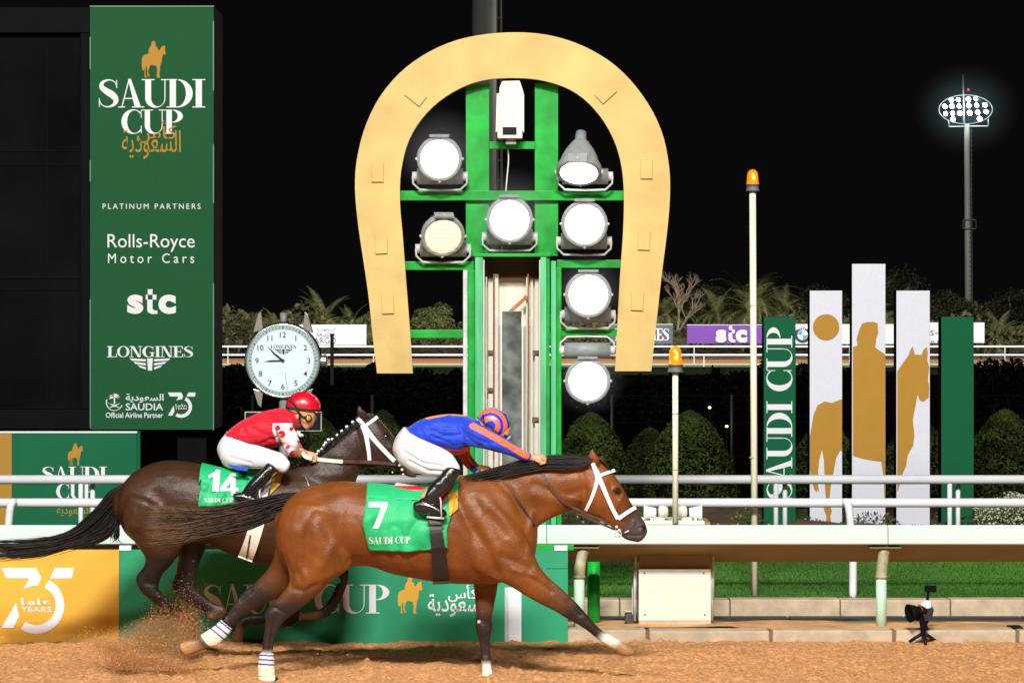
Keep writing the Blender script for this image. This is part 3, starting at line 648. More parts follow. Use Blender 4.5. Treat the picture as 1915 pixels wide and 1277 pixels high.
# ---- seven round floodlights
def floodlight(px, py, r, tilt, label, lens, inv=False, pan=0, slats=0, Y=YW-.16, dz=31, dx=0):
    k = YW/F; c = V(px, py, Y); rr_ = r*k; t = thing('floodlight', label, 'floodlight', (c.x, c.y, c.z))
    Mx = Matrix.Translation(c) @ Matrix.Rotation(R(pan), 4, 'Z') @ Matrix.Rotation(R(tilt), 4, 'X')
    def T(mb): mb.v = [tuple(Mx @ Vector(v)) for v in mb.v]; return mb
    T(MB().lathe((0, .0, 0), (0, 1, 0), [(0, rr_*1.10), (.03, rr_*1.12), (.05, rr_*1.02), (.12, rr_*.92), (.20, rr_*.72), (.28, rr_*.46), (.31, rr_*.30), (.40, rr_*.27), (.41, rr_*.2)], 28)).build('housing', M['grey'], t, True)
    T(MB().lathe((0, -.035, 0), (0, 1, 0), [(0, rr_*1.0), (-.004, rr_*1.04), (.0, rr_*1.14), (.03, rr_*1.15), (.045, rr_*1.08)], 36)).build('rim', M['grey'], t, True)
    ln = T(MB().lathe((0, -.046, 0), (0, 1, 0), [(0, rr_*.3), (.006, rr_*.8), (.012, rr_*.975)], 36)).build('lens', lens, t, True)
    if slats:
        m = MB()
        for i in range(slats):
            z = rr_*(-.75+1.5*i/(slats-1)); h = math.sqrt(max(rr_**2*.9-z*z, 0)); m.box(-h, -.052, z-.0026, h, -.050, z+.0026)
        T(m).build('louvre', mat('louvre', (.12, .09, .09), .6, emit=((1, .72, .78), .62)), t)
    for a in (0, 90, 180, 270):
        x, z = math.cos(R(a))*rr_*1.15, math.sin(R(a))*rr_*1.15; T(MB().ball((x, -.02, z), .014, .02, .014, 6)).build('clip', M['galv'], t)
    T(MB().box(-rr_*.5, -.06, rr_*1.1, rr_*.5, .03, rr_*1.22)).build('top_clamp', M['grey'], t, bevel=.003)
    s = -1 if inv else 1; zc = c.z-s*dz*k; c = c+Vector((dx*k, 0, 0)); by = Y+.17
    MB().tube([(c.x-43*k, by, zc), (c.x+43*k, by, zc)], 15*k, 20).build('ballast_box', M['grey'], t, True)
    for sx in (-1, 1):
        MB().tube([(c.x+sx*43*k, by, zc), (c.x+sx*52*k, by, zc)], 9*k, 14).build('knob', M['galv'], t, True)
        MB().tube([(c.x+sx*51*k, by-.03, zc), (c.x+sx*50*k, by-.03, zc-s*14*k), (c.x+sx*38*k, by-.02, zc-s*25*k), (c.x, by, zc-s*26*k)], .010, 6, sq=1.6).build('bracket', M['galv'], t)
    MB().box(c.x-14*k, by-.02, zc-8*k, c.x+14*k, by+.05, zc+s*16*k+8*k).build('neck', M['greyd'], t)
    return t
Lm = M['lamp']
floodlight(822, 297, 37, 8, 'lit floodlight at the top left inside the horseshoe', Lm)
floodlight(1083, 318, 37, 58, 'floodlight tilted steeply down with its cone on top at upper right', Lm, pan=-6, Y=YW-.2, dz=10, dx=12)
floodlight(828, 440, 36, 26, 'warm yellowish floodlight tilted down in the second row at left', M['lampw'], pan=8, dz=24, slats=7)
floodlight(953, 411, 38, 5, 'lit floodlight in the middle just above the open cabinet', Lm)
floodlight(1093, 419, 38, 3, 'lit floodlight in the second row at right under the tilted one', Lm)
floodlight(1100, 551, 38, 2, 'lit floodlight alone in the third row right of the cabinet', Lm, slats=8, dz=37)
floodlight(1099, 712, 37, 2, 'lowest floodlight hanging under its own grey bracket', Lm, inv=True, slats=8, dz=56)

# ---- amber beacons
def beacon(px, ytop, w, ybase, Y, ypole, label, pw):
    k = Y/F; c = V(px, ybase, Y); t = thing('warning_beacon', label, 'beacon', (c.x, Y, c.z)); s = w*k/2; z = V(px, ybase, Y).z
    H = (ybase-12-ytop)*k*1.0
    MB().lathe((c.x, Y, z), (0, 0, 1), [(0, s), (.012, s*1.02), (.014, s*.92), (.055, s*.9), (.057, s*1.0), (.066, s*1.0)], 20).build('base', M['greyd'], t, True)
    z2 = z+.066; h = V(px, ytop, Y).z-z2
    MB().lathe((c.x, Y, z2), (0, 0, 1), [(0, s*.96), (.008, s*.93), (.010, s*.85), (h*.55, s*.80), (h*.78, s*.72), (h*.92, s*.48), (h*.985, s*.22), (h, .002)], 24).build('dome', M['amber'], t, True)
    MB().tube([(c.x+.01, Y-s*.80, z2+h*.25), (c.x+.012, Y-s*.84, z2+h*.5), (c.x, Y-s*.78, z2+h*.7)], s*.16, 8).build('reflector', M['ambercore'], t, True)
    m = MB(); zb_ = V(px, ypole, Y).z; m.tube([(c.x+.02*(zb_ < .5), Y, zb_), (c.x, Y, z)], pw*k/2, 14); m.build('pole', M['postw'], t, True)
    for f in (.35, .72): MB().tube([(c.x, Y, zb_+(z-zb_)*f), (c.x, Y, zb_+(z-zb_)*f+.012)], pw*k/2+.002, 14).build('pole_joint', mat('stain', (.45, .36, .18), .6), t)
beacon(1407.5, 317, 26, 358, 24.6, 1125, 'amber beacon on the tall cream pole', 12.5)
beacon(1263, 646, 29, 696, 22.85, 978, 'amber beacon on the short cream pole above the speakers', 11)
# ---- equipment cabinet and horn speakers
Yk = 22.95
t = thing('equipment_cabinet', 'cream steel cabinet on a stone block under the rail', 'cabinet', V(1262, 1180, Yk))
MB().pbox(1197, 976, 1328, 1164, Yk+.02, .5).build('body', mat('cabinet_shaded', (.30, .22, .12), .7, .1, 5), t)  # brown colour paints the shade on the body below the rail
MB().pbox(1194.5, 1064, 1329.5, 1160, Yk-.03, .045).build('front_panel', M['whitep'], t, bevel=.004)
for x, y in ((1205, 1071), (1316, 1071), (1206, 1149), (1318, 1149)):
    MB().lathe(V(x, y, Yk-.031), (0, -1, 0), [(0, .008), (.004, .007)], 10).build('bolt', M['greyd'], t)
MB().pbox(1195, 1160.5, 1330, 1186, Yk-.03, .5).build('stone_base', M['kerb'], t, bevel=.006)
MB().pbox(1188, 974, 1318, 981, Yk-.08, .5).build('top_plate', M['whitep'], t, bevel=.004)
for x in (1200, 1216, 1238, 1256, 1275, 1298): MB().pbox(x, 968, x+5, 974.2, Yk, .08).build('clamp', M['whitep'], t, bevel=.003)
for x0, x1 in ((1187, 1191.5), (1331, 1334)): MB().tube([V(x0, 1050, Yk+.05), V(x0+.5, 1160, Yk+.05)], .012, 8).tube([V(x0+2, 990, Yk+.05), V(x0+2, 1120, Yk+.05)], .014, 8).build('conduit', M['galv'], t, True)
for s, px, lb in ((-1, 1227, 'white horn loudspeaker facing left on the cabinet'), (1, 1289, 'white horn loudspeaker facing right on the cabinet')):
    k = Yk/F; c = V(px, 958, Yk+.02); t = thing('horn_speaker', lb, 'loudspeaker', (c.x, c.y, c.z-.07))
    MB().lathe(c, (s, 0, 0), [(0, 9*k), (.02, 9.5*k), (.08, 12*k), (.105, 15.5*k), (.107, 15*k), (.09, 11*k), (.03, 3*k)], 24).build('bell', M['white'], t, True)
    c2 = V(px-s*4, 956, Yk+.02)
    MB().lathe(c2, (-s, 0, 0), [(0, 6*k), (.005, 9*k), (.02, 11.5*k), (.05, 12*k), (.055, 10.5*k), (.075, 10*k), (.085, 6*k)], 24).build('driver', M['whitep'], t, True)
    MB().box(c2.x-.04, c2.y-.02, c2.z-.075, c2.x+.04, c2.y+.02, c2.z-.05).build('stand', M['whitep'], t)
t = thing('valve_box', 'small dark box with a pipe on the ground left of the cabinet', 'box', V(1180, 1172, 23.1))
MB().pbox(1169, 1147, 1192, 1170, 23.1, .12).build('body', mat('valve', (.06, .055, .045), .6, .3, 20), t, bevel=.01); MB().tube([V(1183, 1060, 23.1), V(1183, 1148, 23.1)], .007, 8).tube([V(1170, 1143, 23.12), V(1191, 1143, 23.12)], .006, 6).build('pipe', M['galv'], t)
t = thing('drain_cover', 'short black grate on the kerb at the right edge', 'grate', V(1902, 1176, 22.5)); MB().pbox(1891, 1173, 1914, 1178, 22.36, .2).build('plate', M['black'], t)

# ---- remote camera on a mini tripod
Yt = 22.08; t = thing('tripod_camera', 'black camera on a mini tripod by the kerb at lower right', 'camera', V(1727, 1201, Yt)); k = Yt/F
MB().prism([V(1728, 1133, Yt), V(1739, 1126, Yt), V(1747, 1140, Yt), V(1742, 1160, Yt), V(1729, 1158, Yt), V(1725, 1146, Yt)], .12).build('camera_body', mat('camera_plastic', (.022, .022, .025), .4, .2, 30), t, bevel=.008)
MB().prism([V(1710, 1152, Yt+.02), V(1728, 1150, Yt+.02), V(1730, 1160, Yt+.02), V(1714, 1161, Yt+.02)], .07).build('battery_grip', M['dark'], t, bevel=.006)
MB().prism([V(1722, 1131, Yt-.01), V(1731, 1122, Yt-.01), V(1741, 1124, Yt-.01), V(1742, 1136, Yt-.01), V(1734, 1138, Yt-.01)], .10).build('white_tape', M['white'], t, bevel=.006)
MB().lathe(V(1731, 1141, Yt+.05), (-1, -.35, -.12), [(0, .050), (.03, .052), (.035, .044), (.085, .048), (.09, .055), (.10, .060), (.155, .078), (.156, .068), (.11, .045)], 22).build('lens', M['dark'], t, True)
MB().lathe(V(1721, 1139.5, Yt+.03), (-1, -.35, -.12), [(0, .0425), (.004, .043)], 22).build('red_ring', mat('redring', (.35, .04, .03), .4), t, True)
MB().pbox(1730, 1095, 1752, 1107, Yt+.04, .05).build('radio_trigger', M['dark'], t, bevel=.006); MB().tube([V(1736, 1107, Yt+.05), V(1734, 1124, Yt+.05)], .012, 10).build('trigger_stem', M['dark'], t, True)
MB().prism([V(1720, 1160, Yt+.02), V(1738, 1161, Yt+.02), V(1734, 1168, Yt+.02), V(1738, 1176, Yt+.02), V(1730, 1181, Yt+.02), V(1723, 1178, Yt+.02)], .05).build('ball_head', M['dark'], t, bevel=.006)
mb = MB(); mb.tube([V(1727, 1176, Yt+.04), V(1728, 1194, Yt+.04)], .018, 12); mb.build('centre_column', M['dark'], t, True)
for x, y, d in ((1700, 1200, 0), (1731, 1203, -.16), (1753, 1200, .06)):
    MB().tube([V(1727, 1183, Yt+.04), V((1727+x)/2, 1187+(.3*(y-1187)), Yt+.04+d*.5), V(x, y, Yt+.04+d)], [.015, .015, .013], 8).build('leg', M['black'], t, True)

# ================================================================== FAR SIDE OF THE COURSE
def fboard(x0, x1, y0, y1, m, label, Y=176):
    t = thing('advertising_board', label, 'sign', V((x0+x1)/2, 680, Y)); MB().pbox(x0, y0, x1, y1, Y, .15).build('panel', m, t)
    MB().pbox(x0-.6, y0-1, x1+.6, y0, Y-.02, .2).build('frame', M['galv'], t)
    for x in (x0+6, x1-6): MB().pbox(x-1, y1, x+1, 680, Y+.05, .1).build('leg', M['dark'], t)
    return t
WH = mat('board_white', (.55, .56, .62), .6, .03, .3); DB = mat('board_navy', (.045, .06, .08), .6); PU = mat('board_purple', (.10, .018, .24), .6)
t = fboard(560, 685, 608, 645, WH, 'far white board with grey lettering beside the watch clock'); g = mat('grey_print', (.14, .15, .18), .6)
sans(AR_SAUDI, (592, 612, 629, 620), 176, g, t, off=.06); sans('SAUDIA', (592, 622, 628, 629), 176, g, t, off=.06); sans('CARGO', (577, 631, 629, 642), 176, g, t, off=.06)
t = fboard(1140, 1258, 607, 643, DB, 'far navy board half hidden behind the horseshoe'); serif('LONGINES', (1150, 614, 1251, 637), 176, M['pwhite'], t, off=.06)
t = fboard(1285, 1428, 608, 642, PU, 'far purple board with white lettering'); ink('x', [[(0, 0), (1, 0), (1, 1)]], 176, M['white'], t) if False else None
for o_ in (1,):
    Y = 176; W0 = (1339, 610, 1397, 640); x0, y0, x1, y1 = W0; W = x1-x0; H = y1-y0
    sans('s', (x0, y0+.22*H, x0+.33*W, y1), Y, M['white'], t, bold=.045, off=.06); sans('c', (x0+.64*W, y0+.22*H, x1, y1), Y, M['white'], t, bold=.05, off=.06)
    ink('lettering', [[(x0+W*p, y0+H*r_) for p, r_ in s] for s in ([(.42, 0), (.52, 0), (.52, .22), (.42, .22)], [(.52, .22), (.60, .22), (.60, .42), (.52, .42)], [(.41, .42), (.52, .42), (.52, .80), (.62, .86), (.62, 1), (.50, 1), (.41, .85)])], Y, M['pwhite'], t, off=.06)
t = fboard(1470, 1680, 607, 643, WH, 'far white board with a round blue emblem behind the pillars')
cc = (1501, 626); disc = lambda r, a0=0, a1=360: [(cc[0]+r*math.cos(R(a0+(a1-a0)*i/24)), cc[1]+r*math.sin(R(a0+(a1-a0)*i/24))) for i in range(25 if a1-a0 < 360 else 24)]
ink('roundel', [disc(15)], 176, M['ink'], t, off=.05); ink('roundel', [disc(9.5)], 176, M['white'], t, off=.07)
bl = mat('roundel_blue', (.02, .22, .6), .5); ink('roundel', [disc(9, 0, 90)+[cc], disc(9, 180, 270)+[cc]], 176, bl, t, off=.09)
sans('BMW', (1491, 612, 1511, 616), 176, M['white'], t, off=.1)
t = fboard(1684, 1841, 604, 641, WH, 'far white board at the right with lettering cut off by pillars'); sans('Rolls-Royce', (1703, 613, 1813, 632), 176, g, t, off=.06); sans('Motor Cars', (1703, 634, 1810, 640), 176, g, t, off=.06, sp=1.4)
# masts
t = thing('floodlight_mast', 'thick grey mast rising out of the picture behind the horseshoe', 'mast', V(905, 730, 100)); k = 100/F
MB().tube([V(905, 740, 100), V(907, -140, 100)], [28*k, 23*k], 20).build('pole', mat('mast_grey', (.23, .24, .20), .6, .1, 1), t, True)
mb = MB(); mb.tube([V(939, 740, 99.6), V(936, -140, 99.6)], .045, 6); mb.tube([V(929, 740, 99.6), V(930, -140, 99.6)], .03, 6)
for y in range(-120, 740, 38): mb.pbox(929, y, 938, y+3, 99.5, .1)
mb.build('ladder', mat('ladder', (.12, .12, .10), .7), t)
Yf = 255; k = Yf/F; t = thing('floodlight_mast', 'distant lit floodlight mast with an oval lamp head at upper right', 'mast', V(1812, 640, Yf))
MB().tube([V(1812, 660, Yf), V(1808, 232, Yf)], [7*k, 5*k], 14).build('pole', mat('mast_far', (.25, .27, .22), .6), t, True)
MB().tube([V(1803, 232, Yf), V(1801, 140, Yf)], [2.2*k, .8*k], 8).build('antenna', M['grey'], t, True)
mb = MB(); mb.tube([V(1819, 640, Yf-.5), V(1816, 240, Yf-.5)], .8*k, 6)
for y in range(245, 640, 9): mb.pbox(1813, y, 1819, y+1.1, Yf-.5, .1)
mb.build('ladder', mat('ladder2', (.07, .07, .06), .7), t)
mb = MB(); mb.tube([V(1806+50*math.cos(a*.1309), 205+27*math.sin(a*.1309), Yf-2.5*math.sin(a*.1309)) for a in range(49)], .75*k, 6)
mb.tube([V(1774, 225, Yf), V(1775, 237, Yf), V(1848, 236, Yf), V(1848, 223, Yf)], .8*k, 6); mb.build('platform_ring', mat('glowing_ring_steel', (.5, .6, .58), .5, emit=((.5, .75, .7), .35)), t, True)  # steel glows by emission, in place of lamp light falling on it
for x, y in ((425,485),(515,480),(650,475),(747,468),(338,570),(430,565),(527,565),(655,558),(760,552),(868,550),(345,665),(440,660),(538,660),(668,655),(775,648),(885,640),(445,742),(800,735)):
    c = V(1720+x/7.09, 120+y/7.09, Yf-1.2); r = 4.1*k*random.uniform(.85, 1.1)
    MB().lathe(c, (0, 1, .3), [(0, r*.9), (.3, r)], 12).build('lamp', mat('far_lamp', (1, 1, 1), .3, emit=((.93, .98, 1), 22)) if 'far_lamp' not in bpy.data.materials else bpy.data.materials['far_lamp'], t)
hz = MB().ball(V(1808, 205, Yf), 5.2, 5.2, 4.6, 20); hm = bpy.data.materials.new('lamp_halo'); hm.use_nodes = True; nt = hm.node_tree; nt.nodes.clear()  # volume ball added to give the mast lamps a glow
out_ = nt.nodes.new('ShaderNodeOutputMaterial'); pv = nt.nodes.new('ShaderNodeVolumePrincipled'); pv.inputs['Color'].default_value = (.55, .80, .88, 1)
tc = nt.nodes.new('ShaderNodeTexCoord'); mp = nt.nodes.new('ShaderNodeMapping'); mp.inputs['Location'].default_value = (-1, -1, -1); mp.inputs['Scale'].default_value = (2, 2, 2); gr = nt.nodes.new('ShaderNodeTexGradient'); gr.gradient_type = 'SPHERICAL'
nt.links.new(tc.outputs['Generated'], mp.inputs['Vector']); nt.links.new(mp.outputs[0], gr.inputs[0]); mm = nt.nodes.new('ShaderNodeMath'); mm.operation = 'MULTIPLY'; mm.inputs[1].default_value = .017; nt.links.new(gr.outputs['Fac'], mm.inputs[0]); nt.links.new(mm.outputs[0], pv.inputs['Density']); nt.links.new(pv.outputs[0], out_.inputs['Volume'])
tagp(hz.build('lamp_halo', hm, None, True), 'added volume ball glowing around the distant lit mast', 'halo', kind='stuff')
hm2 = hm.copy(); hm2.name = 'near_lamp_halo'; hm2.node_tree.nodes['Principled Volume'].inputs['Color'].default_value = (.93, .90, 1, 1)
for nd in hm2.node_tree.nodes:
    if nd.type == 'MATH': nd.inputs[1].default_value = .34
for x, y, r_, lb in ((824, 285, .42, 'glare haze volume added around the top left floodlight'), (955, 398, .42, 'glare haze volume added around the middle floodlight'), (1100, 545, .36, 'glare haze volume added around the third row floodlight'), (1100, 705, .36, 'glare haze volume added around the lowest floodlight')):
    tagp(MB().ball(V(x, y, YW-.25), r_, r_*.8, r_, 16).build('lamp_halo', hm2, None, True), lb, 'halo', kind='stuff')  # volume balls added to give the lenses a glare halo
MB().ball(V(1811, 168, Yf), 1.6*k, 1.6*k, 1.8*k, 6).build('warning_lamp', mat('red_lamp', (1, 0, 0), .3, emit=((1, .03, .05), 3)), t)
MB().pbox(1801, 410, 1826, 412, Yf-.6, .5).pbox(1801, 427, 1826, 429, Yf-.6, .5).pbox(1801, 410, 1802, 429, Yf-.6, .3).pbox(1825, 410, 1826, 429, Yf-.6, .3).build('service_platform', mat('ladder3', (.07, .07, .06), .7), t)

# ================================================================== PLANTING
def foliage(name, P, N, size, c0, c1, parent, asp=.5, jit=.7):
    n = len(P); tt = RNG.uniform(0, 1, (n, 1)); cl = np.clip(.5+.45*vnoise(P[:, 0]*1.0+P[:, 2], P[:, 2]*1.3+P[:, 1], 1.0/size*.12)[:, None], 0, 1)
    col = (np.array(c0)*(1-tt)+np.array(c1)*tt)*(.55+.9*cl)
    return quads(name, leaf_quads(P, N, size, asp, jit), M['leaf'], parent, col)
def topiary(px, top, wpx, Y, label, yb=None, c0=(.018, .028, .006), c1=(.045, .065, .014), n=9000):
    k = Y/F; c = V(px, 0, Y); z0 = .10; H = V(px, top, Y).z-z0; Rr = wpx*k/2
    t = thing('topiary_bush', label, 'bush', (c.x, Y, z0))
    u = RNG.uniform(0, 1, n); th = RNG.uniform(0, 2*math.pi, n); z = u**.8
    rad = Rr*np.clip(1-z**2.0, 0, 1)**.62*(.80+.20*np.clip(z*6, 0, 1))
    wob = 1+.05*vnoise(th*2+px, z*3, 1.4)+.03*vnoise(th*6, z*9, 1.1, 1)
    rr2 = rad*wob*(1-.10*RNG.uniform(0, 1, n)**2)
    P = np.stack([rr2*np.cos(th), rr2*np.sin(th), z*H], 1)+np.array([c.x, Y, z0])
    N = np.stack([np.cos(th), np.sin(th), .3+z], 1)
    foliage('crown', P, N, .026, c0, c1, t)
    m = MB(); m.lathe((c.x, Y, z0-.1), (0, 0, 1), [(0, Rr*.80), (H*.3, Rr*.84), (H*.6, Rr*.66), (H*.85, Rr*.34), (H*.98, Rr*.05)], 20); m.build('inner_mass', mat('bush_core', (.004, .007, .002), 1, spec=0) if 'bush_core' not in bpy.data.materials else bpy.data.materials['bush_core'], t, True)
topiary(1290, 768, 185, 36, 'clipped dome bush right behind the short beacon pole')
topiary(1105, 772, 160, 36.5, 'clipped dome bush just right of the winning post cabinet')
topiary(1215, 800, 120, 39, 'darker dome bush between the two clipped domes right of the cabinet', c0=(.010, .012, .004), c1=(.025, .03, .008))
topiary(1880, 766, 170, 36, 'clipped dome bush at the right edge beyond the plain green pillar')
topiary(715, 768, 130, 37, 'clipped bush behind the dark horse ears')
topiary(820, 790, 130, 38, 'low clipped bush behind the blue jockey')
topiary(600, 782, 130, 38, 'clipped bush between watch clock and dark horse')
topiary(470, 792, 120, 37, 'clipped bush under the watch clock post')
topiary(285, 832, 60, 36, 'small green bush in the gap beneath the banner tower')
topiary(1545, 790, 150, 38, 'clipped bush in the gap left of the gold disc pillar', n=5000); topiary(1720, 790, 170, 38, 'clipped bush seen between the horse head pillar and its neighbours', n=5000)
def loose_bush(px, top, wpx, Y, label, c0, c1, n=4500, sz=.10, name='shrub', z0=.05, spiky=.0, cat='shrub'):
    k = Y/F; c = V(px, 0, Y); H = V(px, top, Y).z-z0; W = wpx*k/2
    t = thing(name, label, cat, (c.x, Y, z0)); cl = RNG.uniform(-1, 1, (14, 3)); P = []
    for a in cl:
        ct = np.array([a[0]*W*.62, a[1]*W*.4, H*(.42+.30*a[2]*(1-abs(a[0])*.6))]); r = W*RNG.uniform(.32, .5)
        d = RNG.normal(0, 1, (n//14, 3)); d /= np.linalg.norm(d, axis=1)[:, None]; rr2 = r*RNG.uniform(.55, 1.05, (n//14, 1)); q = ct+d*rr2*np.array([1, .9, min(1.0, H/W*.55)])
        P.append(q)
    P = np.concatenate(P); P[:, 2] = np.clip(P[:, 2], .05, H*(1+.06*RNG.normal(0, 1, len(P))*(.3+spiky)))
    P = P+np.array([c.x, Y, z0]); N = P-np.array([c.x, Y, z0+H*.4]); N /= np.linalg.norm(N, axis=1)[:, None]
    foliage('crown', P, N, sz, c0, c1, t, .45, .8)
    MB().tube([(c.x, Y, z0-.2), (c.x+.05*W, Y, z0+H*.35), (c.x-.05*W, Y, z0+H*.7)], [.05*W+.02, .04*W+.02, .01], 8).build('trunk', M['bark'] if Y > 100 else M['black'], t, True)
    return t
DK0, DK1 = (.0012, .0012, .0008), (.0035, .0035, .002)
for px, top, wd, Y, lb in ((800, 638, 120, 62, 'dark rounded bush silhouette inside the left leg of the horseshoe'), (640, 664, 130, 66, 'dark bush silhouette right of the watch clock crown'), (1245, 640, 70, 62, 'dark bush silhouette right under the right horseshoe leg'), (1330, 658, 150, 60, 'dark ragged bush under the far purple board'), (1445, 664, 130, 63, 'dark bush behind the lettered green pillar'), (1560, 668, 160, 64, 'dark bush between the first white pillars'), (1700, 664, 150, 62, 'dark bush between the last white pillars'), (1858, 656, 60, 61, 'small round dark bush right of the plain green pillar'), (1905, 668, 120, 63, 'dark bush at the right frame edge'), (720, 680, 120, 64, 'dark bush under the left horseshoe leg'), (450, 668, 100, 63, 'dark bush left of the watch clock'), (560, 672, 130, 66, 'dark bush straight behind the watch clock')):
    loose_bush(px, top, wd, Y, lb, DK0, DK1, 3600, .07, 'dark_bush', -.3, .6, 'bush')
# dense unlit hedge mass low behind the bushes
n = 30000; P = np.stack([RNG.uniform(-14, 16, n), 68+RNG.uniform(0, 2.5, n), RNG.uniform(0, 1.0, n)], 1); P[:, 2] *= (1.42+.14*vnoise(P[:, 0], P[:, 0]*0, .9)+.07*vnoise(P[:, 0], P[:, 0]*0, 4, 1))
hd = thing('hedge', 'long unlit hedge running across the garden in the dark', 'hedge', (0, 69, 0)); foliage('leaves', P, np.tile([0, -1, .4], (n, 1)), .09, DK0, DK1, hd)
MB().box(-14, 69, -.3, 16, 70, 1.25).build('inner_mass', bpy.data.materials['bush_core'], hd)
# chain fence and garden lights
t = thing('mesh_fence', 'thin dark mesh fence with posts behind the clipped domes', 'fence', (0, 46, 0)); k = 46/F
for px in range(460, 2000, 224):
    c = V(px+12, 0, 46); MB().tube([(c.x, 46, 0), (c.x, 46, V(0, 738, 46).z)], .028, 8).build('post', mat('fence_post', (.02, .02, .02), .6) if 'fence_post' not in bpy.data.materials else bpy.data.materials['fence_post'], t, True)
mb = MB()
for y in (740, 790, 840): mb.tube([V(380, y, 46), V(1960, y, 46)], .006, 4)
mb.build('wire', M['dark'], t)
for x, y, lb in ((1327, 762, 'tiny yellow garden light above the clipped dome'), (1359, 797, 'tiny yellow garden light on the fence post')):
    t = thing('garden_light', lb, 'lamp', V(x, y, 45.8)); MB().ball(V(x, y, 45.8), .028, .028, .022, 6).build('bulb', mat('garden_bulb', (1, 1, .3), .3, emit=((1, .95, .25), 2.5)), t); MB().tube([V(x, y+1.5, 45.8), V(x, 960, 45.8)], .012, 6).build('stem', M['dark'], t)
t = thing('post', 'short black post rising in front of the far white board', 'post', V(621, 690, 60)); MB().pbox(617.5, 624, 624, 720, 60, .08).build('shaft', M['black'], t)

def palm_parts(seed, nf=46, L=3.4, trunk=2.0, col=((.065, .073, .027), (.19, .19, .078))):
    rg = np.random.default_rng(seed); Q = []
    for i in range(nf):
        az = rg.uniform(0, 2*math.pi); el = R(rg.uniform(-8, 82)); l = L*rg.uniform(.75, 1.1); p = np.array([0, 0, trunk], float); d = np.array([math.cos(az)*math.cos(el), math.sin(az)*math.cos(el), math.sin(el)]); ns = 14
        for s in range(ns):
            q = p+d*l/ns; side = np.cross(d, [0, 0, 1]); side /= np.linalg.norm(side)+1e-9; upv = np.cross(side, d)
            for sg in (-1, 1):
                for h in (0, .5):
                    b = p+(q-p)*h; f = (s+h)/ns; ll = .52*math.sin(math.pi*min(1, .18+f*.85))*l/3.4+.05
                    tip = b+side*sg*ll*.75+d*ll*.7+upv*.12*ll-np.array([0, 0, .25*ll]); wv = d*.035
                    Q.append([b-wv, b+wv, tip+wv*.2, tip-wv*.2])
            Q.append([p-side*.02, p+side*.02, q+side*.015, q-side*.015])
            d = d+np.array([0, 0, -.175*(1.15-math.sin(el)*.35)]); d /= np.linalg.norm(d); p = q
    Q = np.array(Q); t_ = rg.uniform(0, 1, (len(Q), 1)); return Q, np.array(col[0])*(1-t_)+np.array(col[1])*t_
def palm(px, ytop, Y, sc, label, seed, trunk=1.6):
    c = V(px, 0, Y); base = 1.1; ztop = V(0, ytop, Y).z; L = 3.0*sc; tr = max(.3, ztop-base-L*.80)
    t = thing('palm_tree', label, 'palm tree', (0, 0, 0)); Q, col = palm_parts(seed, L=L, trunk=tr)
    quads('crown', Q, M['leaf'], t, col); MB().tube([(0, 0, -1.2), (.03, 0, tr*.5), (0, 0, tr)], [.30, .25, .24], 10).ball((0, 0, tr), .35, .35, .4, 6).build('trunk', M['bark'], t, True)
    t.location = (c.x, Y, base)
palm(1405, 482, 190, 1.6, 'largest palm right behind the tall beacon pole', 1); palm(1340, 535, 196, 1.0, 'mid-sized palm left of the tall beacon pole', 2); palm(1245, 525, 192, 1.1, 'palm between the horseshoe and the bare tree', 3)
palm(605, 540, 190, 1.15, 'palm above the far white lettered board', 4); palm(520, 578, 194, .85, 'palm directly behind the watch clock top', 5); palm(470, 580, 190, .8, 'small palm just left of the watch clock', 6); palm(425, 575, 198, .8, 'palm beside the banner tower edge', 12)
palm(1868, 592, 186, .85, 'small palm at the far right edge of the course', 7); palm(655, 565, 197, .9, 'palm just left of the left horseshoe leg', 8); palm(1690, 540, 195, .9, 'palm showing between the tallest and the horse head pillar', 9); palm(1465, 535, 200, 1.0, 'palm above the lettered green pillar', 10)
G0, G1 = (.045, .05, .016), (.105, .115, .04)
T0, T1 = (.012, .013, .006), (.034, .036, .015)
for px, top, wd, Y, lb, cc_ in ((812, 548, 95, 200, 'leafy tree seen inside the left half of the horseshoe', 0), (700, 575, 90, 205, 'leafy tree behind the left horseshoe leg', 0), (1330, 522, 190, 215, 'dark tree mass behind the bare tree', 1), (1520, 512, 190, 215, 'dark tree behind the gold disc pillar', 1), (1690, 486, 190, 220, 'tall dark tree behind the horse head pillar', 1), (1780, 525, 140, 215, 'dark tree by the foot of the far mast', 1), (1890, 515, 160, 220, 'dark tree at the far right', 1), (1220, 540, 90, 210, 'tree behind the right horseshoe leg', 1), (1440, 528, 140, 218, 'dark tree behind the largest palm', 1), (450, 585, 110, 215, 'low tree left of the clock beyond the course', 1), (560, 588, 110, 216, 'low tree beyond the course behind the clock', 1)):
    loose_bush(px, top, wd, Y, lb, (G0, T0)[cc_], (G1, T1)[cc_], 9500, .15, 'leafy_tree', .8, .2, 'tree')
# low scrub on the far bank
n = 9000; P = np.stack([RNG.uniform(-22, 36, n), RNG.uniform(182, 200, n), RNG.uniform(0, 1, n)], 1); P[:, 2] = .9+P[:, 2]*(1.4+.9*vnoise(P[:, 0], P[:, 1]*.3, .35)); P[:, 2] = np.clip(P[:, 2], .8, 4)
tagp(foliage('scrub', P, np.tile([0, -1, .6], (n, 1)), .24, (.035, .034, .015), (.08, .075, .032), None), 'rough low scrub growing on the far bank', 'scrub', kind='stuff')
